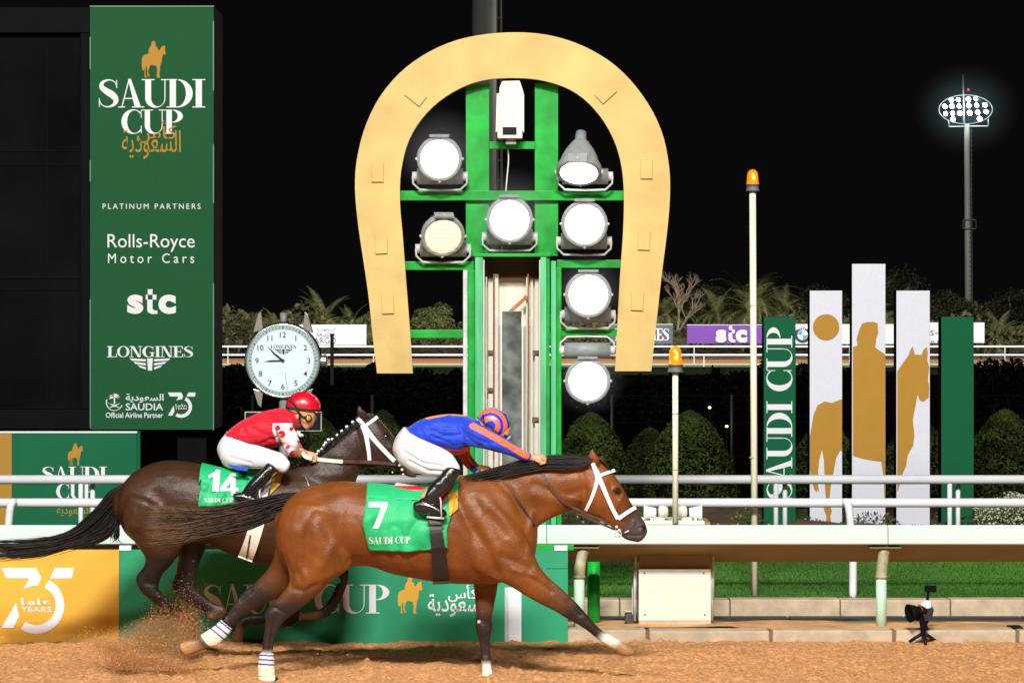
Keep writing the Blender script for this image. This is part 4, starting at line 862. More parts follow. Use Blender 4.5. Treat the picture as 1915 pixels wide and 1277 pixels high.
# bare tree
t = thing('bare_tree', 'leafless pale-branched tree above the far navy board', 'tree', V(1290, 640, 188)); mb = MB(); rg = random.Random(5)
def branch(p, d, L, r, dep):
    n_ = 4; pts = [p]; q = p.copy(); dd = d.copy()
    for i in range(n_): dd = (dd+Vector((rg.uniform(-.18, .18), rg.uniform(-.18, .18), rg.uniform(-.08, .14)))).normalized(); q = q+dd*L/n_; pts.append(q.copy())
    mb.tube(pts, [r*(1-.4*i/n_) for i in range(n_+1)], 5)
    if dep == 0: return
    for i in range(3 if dep > 1 else 4):
        nd = (dd+Vector((rg.uniform(-.9, .9), rg.uniform(-.5, .5), rg.uniform(-.2, .5)))).normalized(); branch(pts[-1] if i < 2 else pts[2], nd, L*rg.uniform(.55, .8), r*.60, dep-1)
branch(Vector((V(1262, 0, 188).x, 188, .9)), Vector((.12, 0, 1)), 1.9, .12, 6)
mb.build('branches', mat('pale_bark', (.20, .15, .10), .9), t)
# ================================================================== ORGANIC BODIES
def W(px, py, Y): return V(px, py, Y)
class Body:
    """lofts of elliptical sections, fused by a voxel remesh into one surface; colours carried over from the lofts"""
    def __init__(s): s.mb = MB(); s.pc = []; s.pp = []
    def loft(s, secs, cols, n=22, sub=5, capk=.6, sq=2.0):
        # sec: (x1,y1, x2,y2, half depth m, Y)
        S = cr([list(a) for a in secs], sub)
        K = len(secs); CC = [np.array(cols[min(i, len(cols)-1)]) if isinstance(cols, list) else np.array(cols) for i in range(K)]
        rings = []; rc = []
        for j, a in enumerate(S):
            p, q = V(a[0], a[1], a[5]), V(a[2], a[3], a[5]); c = (p+q)/2; u = (p-q)/2; hd = max(a[4], .003)
            rings.append((c, u, hd)); f = j/sub; i0 = min(int(f), K-1); i1 = min(i0+1, K-1); rc.append(CC[i0]*(1-(f-i0))+CC[i1]*(f-i0))
        # rounded ends
        def cap(i, o):
            c, u, hd = rings[i]; c2 = rings[o][0]; d = (c-c2); d = d.normalized() if d.length > 1e-6 else Vector((1, 0, 0)); r = min(u.length, hd)*capk
            return [(c+d*r*math.sin(t), u*math.cos(t), hd*math.cos(t)) for t in (R(30), R(58), R(80))]
        a0 = list(reversed(cap(0, 1))); a1 = cap(-1, -2)
        rings = a0+rings+a1; rc = [rc[0]]*3+rc+[rc[-1]]*3
        vs = []; fs = []
        for (c, u, hd), col in zip(rings, rc):
            for k in range(n):
                th = 2*math.pi*k/n; cs, sn = math.cos(th), math.sin(th)
                if sq != 2: cs = math.copysign(abs(cs)**(2/sq), cs); sn = math.copysign(abs(sn)**(2/sq), sn)
                v = c+u*cs+Vector((0, hd*sn, 0)); vs.append(v); s.pp.append(v); s.pc.append(col)
        for i in range(len(rings)-1):
            for k in range(n):
                k2 = (k+1) % n; fs.append((i*n+k, i*n+k2, (i+1)*n+k2, (i+1)*n+k))
        fs += [tuple(reversed(range(n))), tuple((len(rings)-1)*n+k for k in range(n))]
        s.mb.add(vs, fs); return s
    def ball(s, px, py, Y, rx, ry, rz, col):
        c = V(px, py, Y); k = len(s.mb.v); s.mb.ball(c, rx, ry, rz, 10)
        for v in s.mb.v[k:]: s.pp.append(Vector(v)); s.pc.append(np.array(col))
        return s
    def build(s, name, material, parent, vox=.012, smooth=4, cfun=None, grooves=(), noise=0, nscale=4, near=True):
        me = bpy.data.meshes.new('tmp'); me.from_pydata(s.mb.v, [], s.mb.f)
        bm = bmesh.new(); bm.from_mesh(me); bmesh.ops.recalc_face_normals(bm, faces=bm.faces); bm.to_mesh(me); bm.free()
        o = bpy.data.objects.new('tmp', me); C.objects.link(o)
        m = o.modifiers.new('r', 'REMESH'); m.mode = 'VOXEL'; m.voxel_size = vox; m.adaptivity = 0
        m = o.modifiers.new('s', 'SMOOTH'); m.factor = .5; m.iterations = smooth
        dg = bpy.context.evaluated_depsgraph_get(); ev = o.evaluated_get(dg); nm = bpy.data.meshes.new_from_object(ev)
        bpy.data.objects.remove(o); bpy.data.meshes.remove(me)
        nv = len(nm.vertices); co = np.empty(nv*3, np.float32); nm.vertices.foreach_get('co', co); co = co.reshape(-1, 3)
        no = np.empty(nv*3, np.float32); nm.vertex_normals.foreach_get('vector', no); no = no.reshape(-1, 3)
        PX = CX+co[:, 0]/co[:, 1]*F; PY = HZ+(CAMH-co[:, 2])/co[:, 1]*F
        disp = np.zeros(nv)
        for pts, wpx, dep in grooves:                         # anatomical furrows (dep > 0) and ridges (dep < 0), traced along polylines
            best = np.full(nv, 1e9)
            for a, b in zip(pts[:-1], pts[1:]):
                ax, ay, bx, by = *a, *b; L2 = (bx-ax)**2+(by-ay)**2+1e-9; tt = np.clip(((PX-ax)*(bx-ax)+(PY-ay)*(by-ay))/L2, 0, 1)
                best = np.minimum(best, np.hypot(PX-ax-tt*(bx-ax), PY-ay-tt*(by-ay)))
            disp -= 1.35*dep*np.exp(-(best/wpx)**2)*np.clip(-no[:, 1]*1.5, 0, 1)
        if noise: disp += noise*(vnoise(co[:, 0]*1.0, co[:, 2], nscale)*.6+vnoise(co[:, 0]+co[:, 2]*.5, co[:, 2], nscale*2.6, 1)*.3)*np.clip(.4-no[:, 1], 0, 1)
        co = co+no*disp[:, None]; nm.vertices.foreach_set('co', co.astype(np.float32).ravel())
        kd = kdtree.KDTree(len(s.pp))
        for i, p in enumerate(s.pp): kd.insert(p, i)
        kd.balance(); pc = np.array(s.pc); col = np.ones((nv, 4), np.float32)
        for i in range(nv):
            r = kd.find_n(co[i], 5); wts = np.array([1/(d_+.004)**2 for _, _, d_ in r]); col[i, :3] = (pc[[j for _, j, _ in r]]*wts[:, None]).sum(0)/wts.sum()
        if cfun is not None: col[:, :3] = cfun(PX, PY, co, no, col[:, :3])
        ca = nm.color_attributes.new('col', 'FLOAT_COLOR', 'POINT'); ca.data.foreach_set('color', col.ravel())
        nm.materials.clear(); nm.materials.append(material); shade(nm)
        wv = [Vector(v) for v in co]; polys = [tuple(p.vertices) for p in nm.polygons]; s.bvh = BVHTree.FromPolygons(wv, polys)
        ob = link(name, nm, parent); nm.name = name; return ob
def seg_dist(PX, PY, pts):
    best = np.full(len(PX), 1e9)
    for a, b in zip(pts[:-1], pts[1:]):
        L2 = (b[0]-a[0])**2+(b[1]-a[1])**2+1e-9; tt = np.clip(((PX-a[0])*(b[0]-a[0])+(PY-a[1])*(b[1]-a[1]))/L2, 0, 1)
        best = np.minimum(best, np.hypot(PX-a[0]-tt*(b[0]-a[0]), PY-a[1]-tt*(b[1]-a[1])))
    return best
def in_poly(PX, PY, poly):
    ins = np.zeros(len(PX), bool); j = len(poly)-1
    for i in range(len(poly)):
        xi, yi = poly[i]; xj, yj = poly[j]
        c_ = ((yi > PY) != (yj > PY)) & (PX < (xj-xi)*(PY-yi)/((yj-yi) or 1e-9)+xi); ins ^= c_; j = i
    return ins
coat = mat('horse_coat', (.2, .07, .02), .44, .26, 5, .0034, 70, spec=.34, attr='col', coat=0, stretch=(1, 1, 1)); coat.node_tree.nodes['Principled BSDF'].inputs['Coat Roughness'].default_value = .32
cloth = mat('silk_cloth', (1, 1, 1), .58, .05, 20, .014, 12, spec=.3, attr='col', stretch=(1, 1, 2.2), sheen=.2)
breech = mat('white_breeches', (.70, .70, .76), .6, .02, 10, .004, 9, stretch=(1, 1, 2))
skin = mat('skin', (.52, .24, .13), .5, .08, 20, attr='col', spec=.4)
leather = mat('black_leather', (.010, .010, .012), .24, .2, 30, .002, 12, spec=.7, stretch=(1, 1, 2))
hairm = mat('horse_hair', (.02, .012, .008), .42, attr='col', spec=.28)
strapw = mat('white_strap', (.82, .80, .88), .45); strapb = mat('brown_leather', (.075, .03, .022), .45, .2, 40); strapk = mat('black_strap', (.015, .013, .013), .5, .2, 40)
BAY = np.array((.180, .053, .0100)); BAYD = np.array((.130, .040, .009)); BLK = np.array((.022, .014, .012)); DBR = np.array((.10, .035, .012)); WHT = np.array((.75, .68, .58)); WRAP = np.array((.80, .72, .55)); HOOF = np.array((.20, .10, .045)); MUZ = np.array((.060, .045, .042))
DKB = np.array((.046, .0185, .0075)); DKB2 = np.array((.036, .017, .0095)); DKL = np.array((.013, .0085, .007))

def strands(name, root_edge, mid_edges, tip_edge, n, Y0, dY, r0, r1, c0, c1, parent, seed=1, core=None, wild=6, droop=0):
    """hair: each strand runs through the same fraction of every cross-line, with jitter growing towards the tip"""
    rg = np.random.default_rng(seed); mb = MB(); E_ = [root_edge]+mid_edges+[tip_edge]; cols = []
    for i in range(n):
        f = (rg.uniform(0, 1)+.12*math.sin(i*.7))%1; f2 = f; end = rg.uniform(.40, 1.0)**.7; yo = rg.normal(0, dY); pts = []; K = len(E_)
        j = np.array([0., 0.])
        for k, (ax, ay, bx, by) in enumerate(E_):
            j = j+rg.normal(0, wild, 2)*np.array((.8, .45))*k/K; f2 = min(1, max(0, f2+rg.normal(0, .07)))
            pts.append((ax+(bx-ax)*f2+j[0]*(k > 0), ay+(by-ay)*f2+j[1], Y0+yo*(.3+.9*k/K)))
        P = cr(pts, 5); P = P[:max(6, int(len(P)*end))]; m = len(P); ph = rg.uniform(0, 6.28); fq = rg.uniform(5, 11); am = rg.uniform(0, 1.9)*wild/5
        P3 = [V(p[0], p[1]+am*math.sin(ph+fq*u)*u*1.6, p[2]) for p, u in zip(P, np.linspace(0, 1, m))]
        rr_ = [r0*(1-u)**.7+r1 for u in np.linspace(0, 1, m)]; rr_[-1] = r1*.4
        mb.tube(P3, rr_, 4, cap=False); t_ = rg.uniform(0, 1)
        for k in range(m): u = k/m; w_ = np.clip((u-.45)/.55, 0, 1)**1.3*t_; cols += [np.array(c0)*(1-w_)+np.array(c1)*w_]*4
    me = bpy.data.meshes.new(name); me.from_pydata(mb.v, [], mb.f); ca = me.color_attributes.new('col', 'FLOAT_COLOR', 'POINT')
    c = np.ones((len(cols), 4), np.float32); c[:, :3] = np.array(cols); ca.data.foreach_set('color', c.ravel()); me.materials.append(hairm); shade(me); return link(name, me, parent)

def ribbon(name, path, wpx, bvhs, Y, m, parent, off=.008, thick=.006, n=24, sag=False):
    P = cr(path, max(2, n//(len(path)-1))); L = []
    last = None; vs = []
    for i, p in enumerate(P):
        t = P[min(i+1, len(P)-1)][:2]-P[max(i-1, 0)][:2]; t /= np.linalg.norm(t)+1e-9; nn = np.array((-t[1], t[0])); hw = (p[2] if len(p) > 2 else wpx)/2
        row = []
        for s in (-1, 1):
            x, y = p[0]+nn[0]*hw*s, p[1]+nn[1]*hw*s; best = None
            for b in bvhs:
                q = onsurf(b, x, y, None, Y)
                if q is not None and (best is None or q.y < best.y): best = q
            if best is None: q = V(x, y, last if last is not None else Y)
            else:
                d = (best-CO).normalized(); q = best-d*off
            row.append(q)
        if abs(row[0].y-row[1].y) > .05: yy = min(row[0].y, row[1].y); row = [CO+(r_-CO)*(yy/r_.y) for r_ in row]
        yv = (row[0].y+row[1].y)/2; yv = yv if last is None else .5*yv+.5*last if abs(yv-last) < .15 else last+.25*(yv-last); row = [CO+(r_-CO)*(yv/r_.y) for r_ in row]; last = yv
        vs += row+[r_+Vector((0, thick, 0)) for r_ in reversed(row)]
    fs = []; k = len(P)
    for i in range(k-1):
        for j in range(4): fs.append((4*i+j, 4*i+(j+1) % 4, 4*(i+1)+(j+1) % 4, 4*(i+1)+j))
    fs += [(3, 2, 1, 0), (4*k-4, 4*k-3, 4*k-2, 4*k-1)]
    return MB().add(vs, fs).build(name, m, parent, smooth=False)

def drape(name, xl, xr, ytop, hem, Y, bvh, m, parent, nu=46, nv=60, off=.014, wr=.013, seed=0, farside=40):
    """saddle cloth: hangs over the back from the far side and down the near side; xl, xr, hem in photo pixels"""
    vs = []; rg = random.Random(seed)
    for j in range(nv+1):
        f = j/nv
        for i in range(nu+1):
            g = i/nu
            if f < .35:
                a = R(farside+(180-farside-28)*f/.35*1.0); fl = 0
            else: a = None; fl = (f-.35)/.65
            x = xl(fl)+(xr(fl)-xl(fl))*g; yt = ytop(x); yh = hem(x); c = V(x, yt+72, Y)
            if a is not None:
                # from the far side over the spine
                d = Vector((0, math.cos(a), math.sin(a))); o = c+d*1.2; h = bvh.ray_cast(o, -d); p = (h[0] if h[0] is not None else c+d*.25)+d*off; last = p
                if j <= int(.35*nv)+1: vs.append(p)
            else:
                yy = yt+10+(yh-yt-10)*fl; q = onsurf(bvh, x, yy, off, Y-.28); vs.append(q)
    W_ = nu+1; P = np.array([tuple(v) for v in vs]).reshape(nv+1, W_, 3)
    for it in range(6):                                     # relax
        Q = P.copy(); Q[1:-1, 1:-1] = (P[:-2, 1:-1]+P[2:, 1:-1]+P[1:-1, :-2]+P[1:-1, 2:])/4*.6+P[1:-1, 1:-1]*.4; P = Q
    jj = np.linspace(0, 1, nv+1)[:, None]; ii = np.linspace(0, 1, W_)[None]
    fold = wr*np.clip(jj-.25, 0, 1)*1.6*(np.sin(ii*9+jj*5+seed)+.7*np.sin(ii*21-jj*7+seed*2)+.5*np.sin(jj*17+ii*6))+wr*.8*vnoise(ii*6+jj*2, jj*7, 1.1)
    P[:, :, 1] -= np.abs(fold)+.004
    vs = [tuple(p) for p in P.reshape(-1, 3)]; fs = [(j*W_+i, j*W_+i+1, (j+1)*W_+i+1, (j+1)*W_+i) for j in range(nv) for i in range(nu)]
    b = BVHTree.FromPolygons([Vector(v) for v in vs], fs)
    o = MB().add(vs, fs).build(name, m, parent, smooth=True); sm = o.modifiers.new('thickness', 'SOLIDIFY'); sm.thickness = .004; sm.offset = 0
    return o, b
def cut(polys, n=3):                                        # subdivide lettering so it can follow cloth
    out = []
    for p in polys:
        tris = [p] if len(p) <= 4 else [[p[i] for i in t] for t in tessellate_polygon([[Vector((x, y, 0)) for x, y in p]])]
        for t in tris:
            if len(t) == 4: tt = [[t[0], t[1], t[2]], [t[0], t[2], t[3]]]
            else: tt = [t]
            for k in range(n):
                nt = []
                for a, b, c in tt:
                    if max(math.dist(a, b), math.dist(b, c), math.dist(a, c)) < 4: nt.append([a, b, c]); continue
                    e = [(math.dist(a, b), a, b, c), (math.dist(b, c), b, c, a), (math.dist(c, a), c, a, b)]; _, p_, q_, r_ = max(e, key=lambda z: z[0]); m_ = ((p_[0]+q_[0])/2, (p_[1]+q_[1])/2); nt += [[p_, m_, r_], [m_, q_, r_]]
                tt = nt
            out += tt
    return out
def wraps(name, quadpx, bvh, Y, m, parent, bands=None):
    pass

# ------------------------------------------------------------------ BAY HORSE (near)
h7 = thing('horse', 'bay racehorse in front wearing the green cloth with number 7', 'horse', (V(740, 1265, 20).x, 20, 0))
b = Body(); Y = 20.0; n_ = 20-.17; f_ = 20+.15
b.loft([(524,958,516,985,.10,Y),(538,934,516,1012,.19,Y),(562,917,530,1050,.25,Y),(598,905,562,1075,.27,Y),(640,899,612,1068,.275,Y),(690,904,682,1058,.28,Y),(740,909,735,1073,.285,Y),(790,908,790,1084,.285,Y),(835,897,835,1090,.27,Y),(872,888,880,1092,.25,Y),(915,884,922,1092,.235,Y),(955,890,960,1082,.20,Y),(985,912,985,1065,.14,Y)], BAY, n=30)
b.loft([(880,889,930,1060,.18,Y),(905,883,985,1030,.165,Y),(945,873,1000,992,.12,Y),(985,863,1022,975,.10,Y),(1025,857,1048,962,.088,Y),(1062,855,1070,955,.082,Y),(1092,855,1086,948,.08,Y),(1112,858,1096,940,.075,Y)], BAY, n=26)
b.loft([(1108,856,1080,930,.07,Y),(1122,858,1086,950,.085,Y),(1138,872,1096,961,.095,Y),(1151,890,1116,969,.09,Y),(1163,908,1132,978,.078,Y),(1174,928,1144,986,.064,Y),(1184,946,1155,995,.056,Y),(1195,961,1164,1004,.054,Y),(1205,974,1175,1010,.055,Y),(1210,988,1190,1013,.046,Y)], [BAY,BAY,BAY,BAY,BAY,BAYD,BAYD*.7,MUZ,MUZ,MUZ], n=24)
b.loft([(1098,872,1121,870,.022,Y-.055),(1097,860,1122,861,.026,Y-.075),(1100,849,1119,853,.020,Y-.085),(1104,841,1113,845,.012,Y-.088),(1108,835,1110,837,.005,Y-.088)], [BAY, BAY, BAY, DBR, BLK], n=12, sub=3)
b.loft([(1112,866,1136,874,.022,Y+.06),(1116,854,1134,866,.024,Y+.075),(1126,852,1135,860,.014,Y+.08)], [DBR, DBR, BLK], n=12, sub=3)
b.ball(1152, 916, Y-.075, .024, .018, .018, BAY)              # brow
b.ball(1201, 991, Y-.045, .020, .014, .022, MUZ)
# near hind
b.loft([(534,950,640,955,.13,n_+.03),(522,988,652,1005,.13,n_),(527,1032,662,1044,.12,n_),(538,1064,650,1066,.10,n_),(540,1090,622,1084,.085,n_),(524,1112,594,1112,.062,n_),(507,1130,562,1138,.044,n_),(495,1145,536,1157,.037,n_),(496,1166,519,1178,.029,n_),(492,1190,515,1194,.026,n_),(490,1212,511,1214,.026,n_),(486,1226,511,1228,.029,n_),(484,1244,512,1244,.033,n_),(485,1256,512,1256,.031,n_),(484,1262,516,1262,.033,n_),(482,1270,523,1270,.038,n_)],
    [BAY]*5+[DBR,BLK,BLK,BLK,BLK,BLK,WRAP,WRAP,WRAP,WRAP,WRAP], n=20)
# far hind
b.loft([(540,960,610,1000,.12,f_),(520,1010,600,1060,.12,f_),(508,1050,565,1088,.09,f_),(490,1076,542,1104,.065,f_),(468,1096,512,1120,.047,f_),(451,1110,487,1133,.036,f_),(438,1128,462,1148,.030,f_),(424,1148,445,1162,.025,f_),(411,1162,431,1175,.025,f_),(402,1170,425,1186,.030,f_),(386,1180,408,1202,.033,f_),(372,1190,392,1212,.030,f_),(360,1195,378,1216,.028,f_),(348,1197,362,1222,.034,f_),(336,1203,350,1226,.036,f_)],
    [BAYD]*3+[DBR,BLK,BLK,BLK,BLK,BLK,WRAP,WRAP,BLK*2,HOOF*1.2,HOOF*1.7,HOOF*2.2], n=20)
# near fore, reaching forward
b.loft([(930,930,850,1000,.09,n_+.02),(965,975,880,1058,.10,n_),(993,1020,918,1080,.095,n_),(1008,1056,950,1094,.08,n_),(1028,1080,980,1112,.06,n_),(1050,1100,1012,1130,.047,n_),(1070,1118,1040,1144,.04,n_),(1084,1132,1056,1154,.036,n_),(1098,1148,1078,1166,.029,n_),(1112,1164,1096,1178,.024,n_),(1126,1177,1111,1190,.023,n_),(1140,1185,1124,1200,.027,n_),(1154,1193,1138,1208,.026,n_),(1166,1199,1150,1215,.030,n_),(1180,1208,1160,1223,.036,n_),(1189,1217,1168,1226,.034,n_)],
    [BAY]*5+[BAYD,DBR,BLK,BLK,BLK,BLK,WHT,WHT*.85,HOOF*1.7,HOOF*1.7,HOOF*1.7], n=20)
# far fore, upright
b.loft([(872,1030,940,1040,.10,f_-.02),(882,1070,934,1078,.078,f_),(886,1100,930,1104,.062,f_),(889,1132,924,1134,.047,f_),(890,1155,920,1155,.039,f_),(889,1172,921,1172,.040,f_),(892,1186,918,1186,.033,f_),(897,1204,917,1204,.027,f_),(899,1220,917,1220,.026,f_),(899,1233,919,1233,.031,f_),(901,1244,919,1244,.027,f_),(901,1254,921,1254,.031,f_),(900,1269,923,1269,.038,f_)],
    [BAYD,BAYD,BAYD,DBR,BLK,BLK,BLK,BLK,BLK,BLK,WHT,WHT,WHT], n=20)
def c7(PX, PY, co, no, col):
    m = in_poly(PX, PY, [(515,1262),(530,1262),(530,1280),(512,1280)]); col[m] = BLK
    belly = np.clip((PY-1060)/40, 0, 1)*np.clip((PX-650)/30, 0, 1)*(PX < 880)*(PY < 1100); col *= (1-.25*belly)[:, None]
    d = np.hypot((PX-1154)*.8, PY-918); col[d < 7] = col[d < 7]*.3; d = np.hypot((PX-1200)*.8, PY-987); col[d < 5.5] = (.012, .008, .008); d = np.hypot(PX-1198, PY-990); col[d < 2.8] = (.22, .05, .05)
    m = (np.hypot(PX-896, PY-1162) < 3.2); col[m] = (.55, .45, .32)
    m = in_poly(PX, PY, [(1120,1160),(1150,1190),(1140,1180),(1128,1172)]); col[m] = WHT*.9
    return col
def bands(lines, r):
    def f(PX, PY, co, no, col):
        for pts in lines: col[seg_dist(PX, PY, pts) < r] = (.02, .05, .45)
        return col
    return f
G7 = [([(852,930),(880,985),(905,1020),(925,1072)], 12, .022), ([(960,905),(990,960)], 16, .012), ([(650,1060),(625,1010),(600,965)], 14, .014), ([(560,1070),(580,1030),(575,990)], 12, .012), ([(663,1048),(690,1062)], 9, .015),
      ([(905,930),(940,970),(965,1010)], 14, -.014), ([(940,1040),(990,1060)], 9, .010), ([(1000,905),(1060,925),(1092,915)], 7, .007), ([(1000,925),(1050,940)], 8, -.006), ([(1088,880),(1094,930),(1084,955)], 6, .008),
      ([(1120,960),(1150,985)], 5, -.004), ([(1108,915),(1125,945)], 12, -.008), ([(1160,935),(1180,962)], 4, -.006), ([(1174,1000),(1190,1002),(1200,1000)], 2, .008), ([(1199,987)], 4, .012), ([(1140,905),(1150,925),(1160,928)], 4, .005), ([(1180,990),(1186,975)], 3, -.004), ([(1148,955),(1165,975)], 7, .006), ([(545,1100),(570,1105),(590,1095)], 5, .008), ([(516,1150),(509,1180),(505,1215)], 2.6, .009), ([(500,1140),(515,1135),(530,1145)], 3, .006), ([(896,1120),(900,1150)], 3, -.004), ([(902,1160),(912,1172)], 4, .005), ([(450,1120),(470,1105)], 3, .006), ([(425,1155),(440,1140)], 2.5, .006), ([(1060,1125),(1085,1150)], 3, .006), ([(905,1190),(908,1225)], 3, .005), ([(1100,1158),(1120,1176)], 3, .005), ([(985,1075),(1030,1105)], 6, .008), ([(960,1065),(1000,1078)], 4, -.006), ([(640,930),(600,960),(560,990)], 20, -.012), ([(740,1020),(780,1078)], 8, .004), ([(930,900),(960,930),(975,960)], 6, .006), ([(915,960),(950,1000),(975,1040)], 8, .007), ([(885,930),(915,975),(930,1010)], 6, .005), ([(1010,880),(1050,890),(1085,882)], 6, .005), ([(1020,905),(1060,930),(1085,935)], 4, -.005), ([(1000,960),(985,1000),(990,1030)], 6, -.008), ([(950,1010),(985,1050),(1020,1085)], 6, -.007), ([(590,960),(570,1010),(575,1060)], 8, .008), ([(640,960),(630,1010),(600,1060)], 9, -.008), ([(560,1060),(575,1090),(560,1120)], 5, -.006), ([(700,960),(680,1010),(690,1050)], 10, .006), ([(1036,1092),(1062,1118)], 3, -.004), ([(900,1100),(902,1140)], 3, .004), ([(1112,900),(1130,940),(1146,968)], 3, .003), ([(1165,925),(1152,950)], 2.5, -.004), ([(600,930),(640,915),(690,915)], 8, .006), ([(710,1010),(745,1070)], 8, .004), ([(530,1040),(545,1075),(542,1090)], 5, .008)]
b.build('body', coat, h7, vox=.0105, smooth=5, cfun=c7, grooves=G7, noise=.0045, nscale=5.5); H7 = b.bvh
q = Body(); q.loft([(486,1221,512,1222,.031,n_),(484,1232,513,1233,.034,n_),(482,1246,514,1246,.038,n_),(483,1256,514,1256,.035,n_),(482,1263,515,1263,.036,n_)], WRAP, n=20, capk=.1); q.build('bandage', cloth, h7, vox=.0042, smooth=2, cfun=bands((((480,1224),(516,1226)), ((480,1232.5),(516,1234.5)), ((480,1241),(516,1243))), 1.6))
q = Body(); q.loft([(413,1158,434,1176,.028,f_),(401,1170,426,1188,.034,f_),(385,1180,409,1204,.038,f_),(375,1187,394,1210,.034,f_)], WRAP, n=20, capk=.1); q.build('bandage', cloth, h7, vox=.0042, smooth=2, cfun=bands((((405,1156),(436,1181)), ((398,1164),(430,1190)), ((391,1172),(423,1198))), 1.6))
MB().ball(onsurf(H7, 1154.5, 917, -.004, 20), .016, .012, .012, 8).build('eye', mat('eye', (.01, .006, .005), .05, spec=1), h7, True)
strands('tail', (556,921,548,952), [(520,925,515,968), (470,937,462,988), (405,950,395,1000), (345,950,330,1012)], (268,945,262,1018), 1000, 20.02, .045, .0038, .0007, (.013,.0075,.005), (.26,.145,.07), h7, 3, wild=6.5)
strands('mane', (1112,856,1098,872), [(1075,853,1062,878), (1035,853,1022,876), (990,858,978,884), (935,873,925,896)], (858,893,860,908), 520, 20-.085, .022, .0034, .0012, (.008,.006,.006), (.03,.02,.016), h7, 4, wild=2)
strands('mane_wisps', (1100,852,1105,868), [(1060,846,1050,876), (1010,850,1000,876)], (950,856,945,892), 60, 20-.075, .03, .0018, .0006, (.01,.007,.006), (.10,.06,.04), h7, 14, wild=4)
strands('forelock', (1120,858,1130,866), [(1133,866,1138,874)], (1142,880,1148,888), 40, 20-.05, .02, .003, .0008, (.012,.008,.007), (.05,.03,.02), h7, 5, wild=2)
gcl = mat('green_saddle_cloth', (.010, .42, .15), .6, .05, 12, .003, 40)
lin = lambda pts: (lambda x: float(np.interp(x, [p[0] for p in pts], [p[1] for p in pts])))
sc, SB7 = drape('saddle_cloth', lin([(0,688),(.6,678),(1,690)]), lin([(0,858),(.45,846),(.7,836),(1,838)]), lin([(640,899),(690,904),(790,909),(860,891)]), lin([(670,1022),(690,1029),(760,1031),(812,1027),(842,1024)]), 20, H7, gcl, h7, seed=1)
ink('number', cut(fit([[(0,1),(.98,1),(.98,.86),(.5,0),(.2,0),(.66,.80),(0,.80)]], (690,938,725,988)), 7), 20, M['white'], sc, stag=False, bvh=SB7)
ink('lettering', cut(fit(serif_polys('SAUDI'), (690,1004,735,1017)), 2), 20, M['white'], sc, bvh=SB7); ink('lettering', cut(fit(serif_polys('CUP'), (739,1003,767,1016)), 2), 20, M['white'], sc, bvh=SB7)
ycl = mat('yellow_cloth', (.72, .40, .035), .6, .05, 20)
MB
def patch(name, poly, bvh, off, m, parent, Y=20):
    return ink(name, cut([poly], 5), Y, m, parent, stag=False, bvh=bvh) 
def patch2(name, poly, bvhs, off, m, parent, Y=20, n=14):
    # four-cornered panel lying on the surface
    a, b_, c_, d = [np.array(p, float) for p in poly]; vs = []
    for j in range(n+1):
        for i in range(n+1):
            p = (a*(1-i/n)+b_*(i/n))*(1-j/n)+(d*(1-i/n)+c_*(i/n))*(j/n); best = None
            for bv in bvhs:
                q = onsurf(bv, *p, None, Y)
                if q is not None and (best is None or q.y < best.y): best = q
            q = best if best is not None else V(*p, Y-.26); dd = (q-CO).normalized(); vs.append(q-dd*off)
    o = MB().add(vs, [(j*(n+1)+i, j*(n+1)+i+1, (j+1)*(n+1)+i+1, (j+1)*(n+1)+i) for j in range(n) for i in range(n)]).build(name, m, parent, smooth=True)
    s_ = o.modifiers.new('thickness', 'SOLIDIFY'); s_.thickness = .006; s_.offset = 0; return o
patch2('pad', [(838,925),(856,915),(856,952),(841,965)], [H7, SB7], .012, ycl, h7)
patch2('saddle_flap', [(828,905),(850,898),(826,950),(811,942)], [H7, SB7], .02, mat('red_pad', (.55, .01, .02), .5), h7)
ribbon('girth', [(812,955,26),(815,990,24),(820,1030,27),(823,1065,29),(824,1092,30)], 26, [H7, SB7], 19.75, strapk, h7, off=.034, thick=.03)
mb = MB()
for x in (811, 819, 828, 836): mb.ball(onsurf(H7, x, 1086, .012, 19.9), .008, .008, .02, 6)
mb.build('girth_buckle', strapk, h7, True)
s = MB(); sa = Body()
sa.loft([(742,902,740,914,.10,20),(770,906,768,922,.14,20),(800,904,800,925,.15,20),(832,888,834,915,.13,20),(846,880,848,905,.08,20)], np.array((.5, .02, .03)), n=16, sub=4); sa.build('saddle', mat('saddle_leather', (.3, .02, .03), .4, attr='col'), h7, vox=.009, smooth=3, cfun=lambda PX, PY, co, no, col: np.where((PY < 908)[:, None] & (PX < 800)[:, None], np.array([[.7, .66, .64]]), col))
# bridle
br = bpy.data.objects.new('bridle', None); C.objects.link(br); br.parent = h7; bb = [H7]
ribbon('cheek_strap', [(1108,866,7),(1116,884,10),(1119,890,9),(1134,925,7.5),(1146,952,7.5),(1156,970,8)], 8, bb, 20, strapw, br)
ribbon('throat_latch', [(1117,884,7),(1115,905,6.5),(1106,932,6),(1095,955,6)], 6, bb, 20, strapw, br)
ribbon('brow_band', [(1119,890,6),(1135,884,6),(1150,879,6)], 6, bb, 20, strapw, br, off=.012)
ribbon('nose_band', [(1156,970,7.5),(1170,960,7),(1189,948,7)], 7, bb, 20, strapw, br, off=.012)
m_ = MB()
for x, y, r in ((1153,985,.012),(1158,992,.014),(1158,1001,.011),(1147,986,.009)): m_.ball(onsurf(H7, x, y, .008, 19.95), r, .01, r, 7)
m_.tube([onsurf(H7, 1168, 996, .01, 19.95), onsurf(H7, 1176, 992, .01, 19.95)], .006, 8); m_.build('bit', M['whitep'], br, True)
ribbon('rein', [(1003,860,8),(1008,873,8),(1019,895,7),(1038,923,6),(1062,943,6),(1093,959,5),(1125,972,5),(1153,984,5)], 6, bb, 19.86, strapb, br, off=.012)
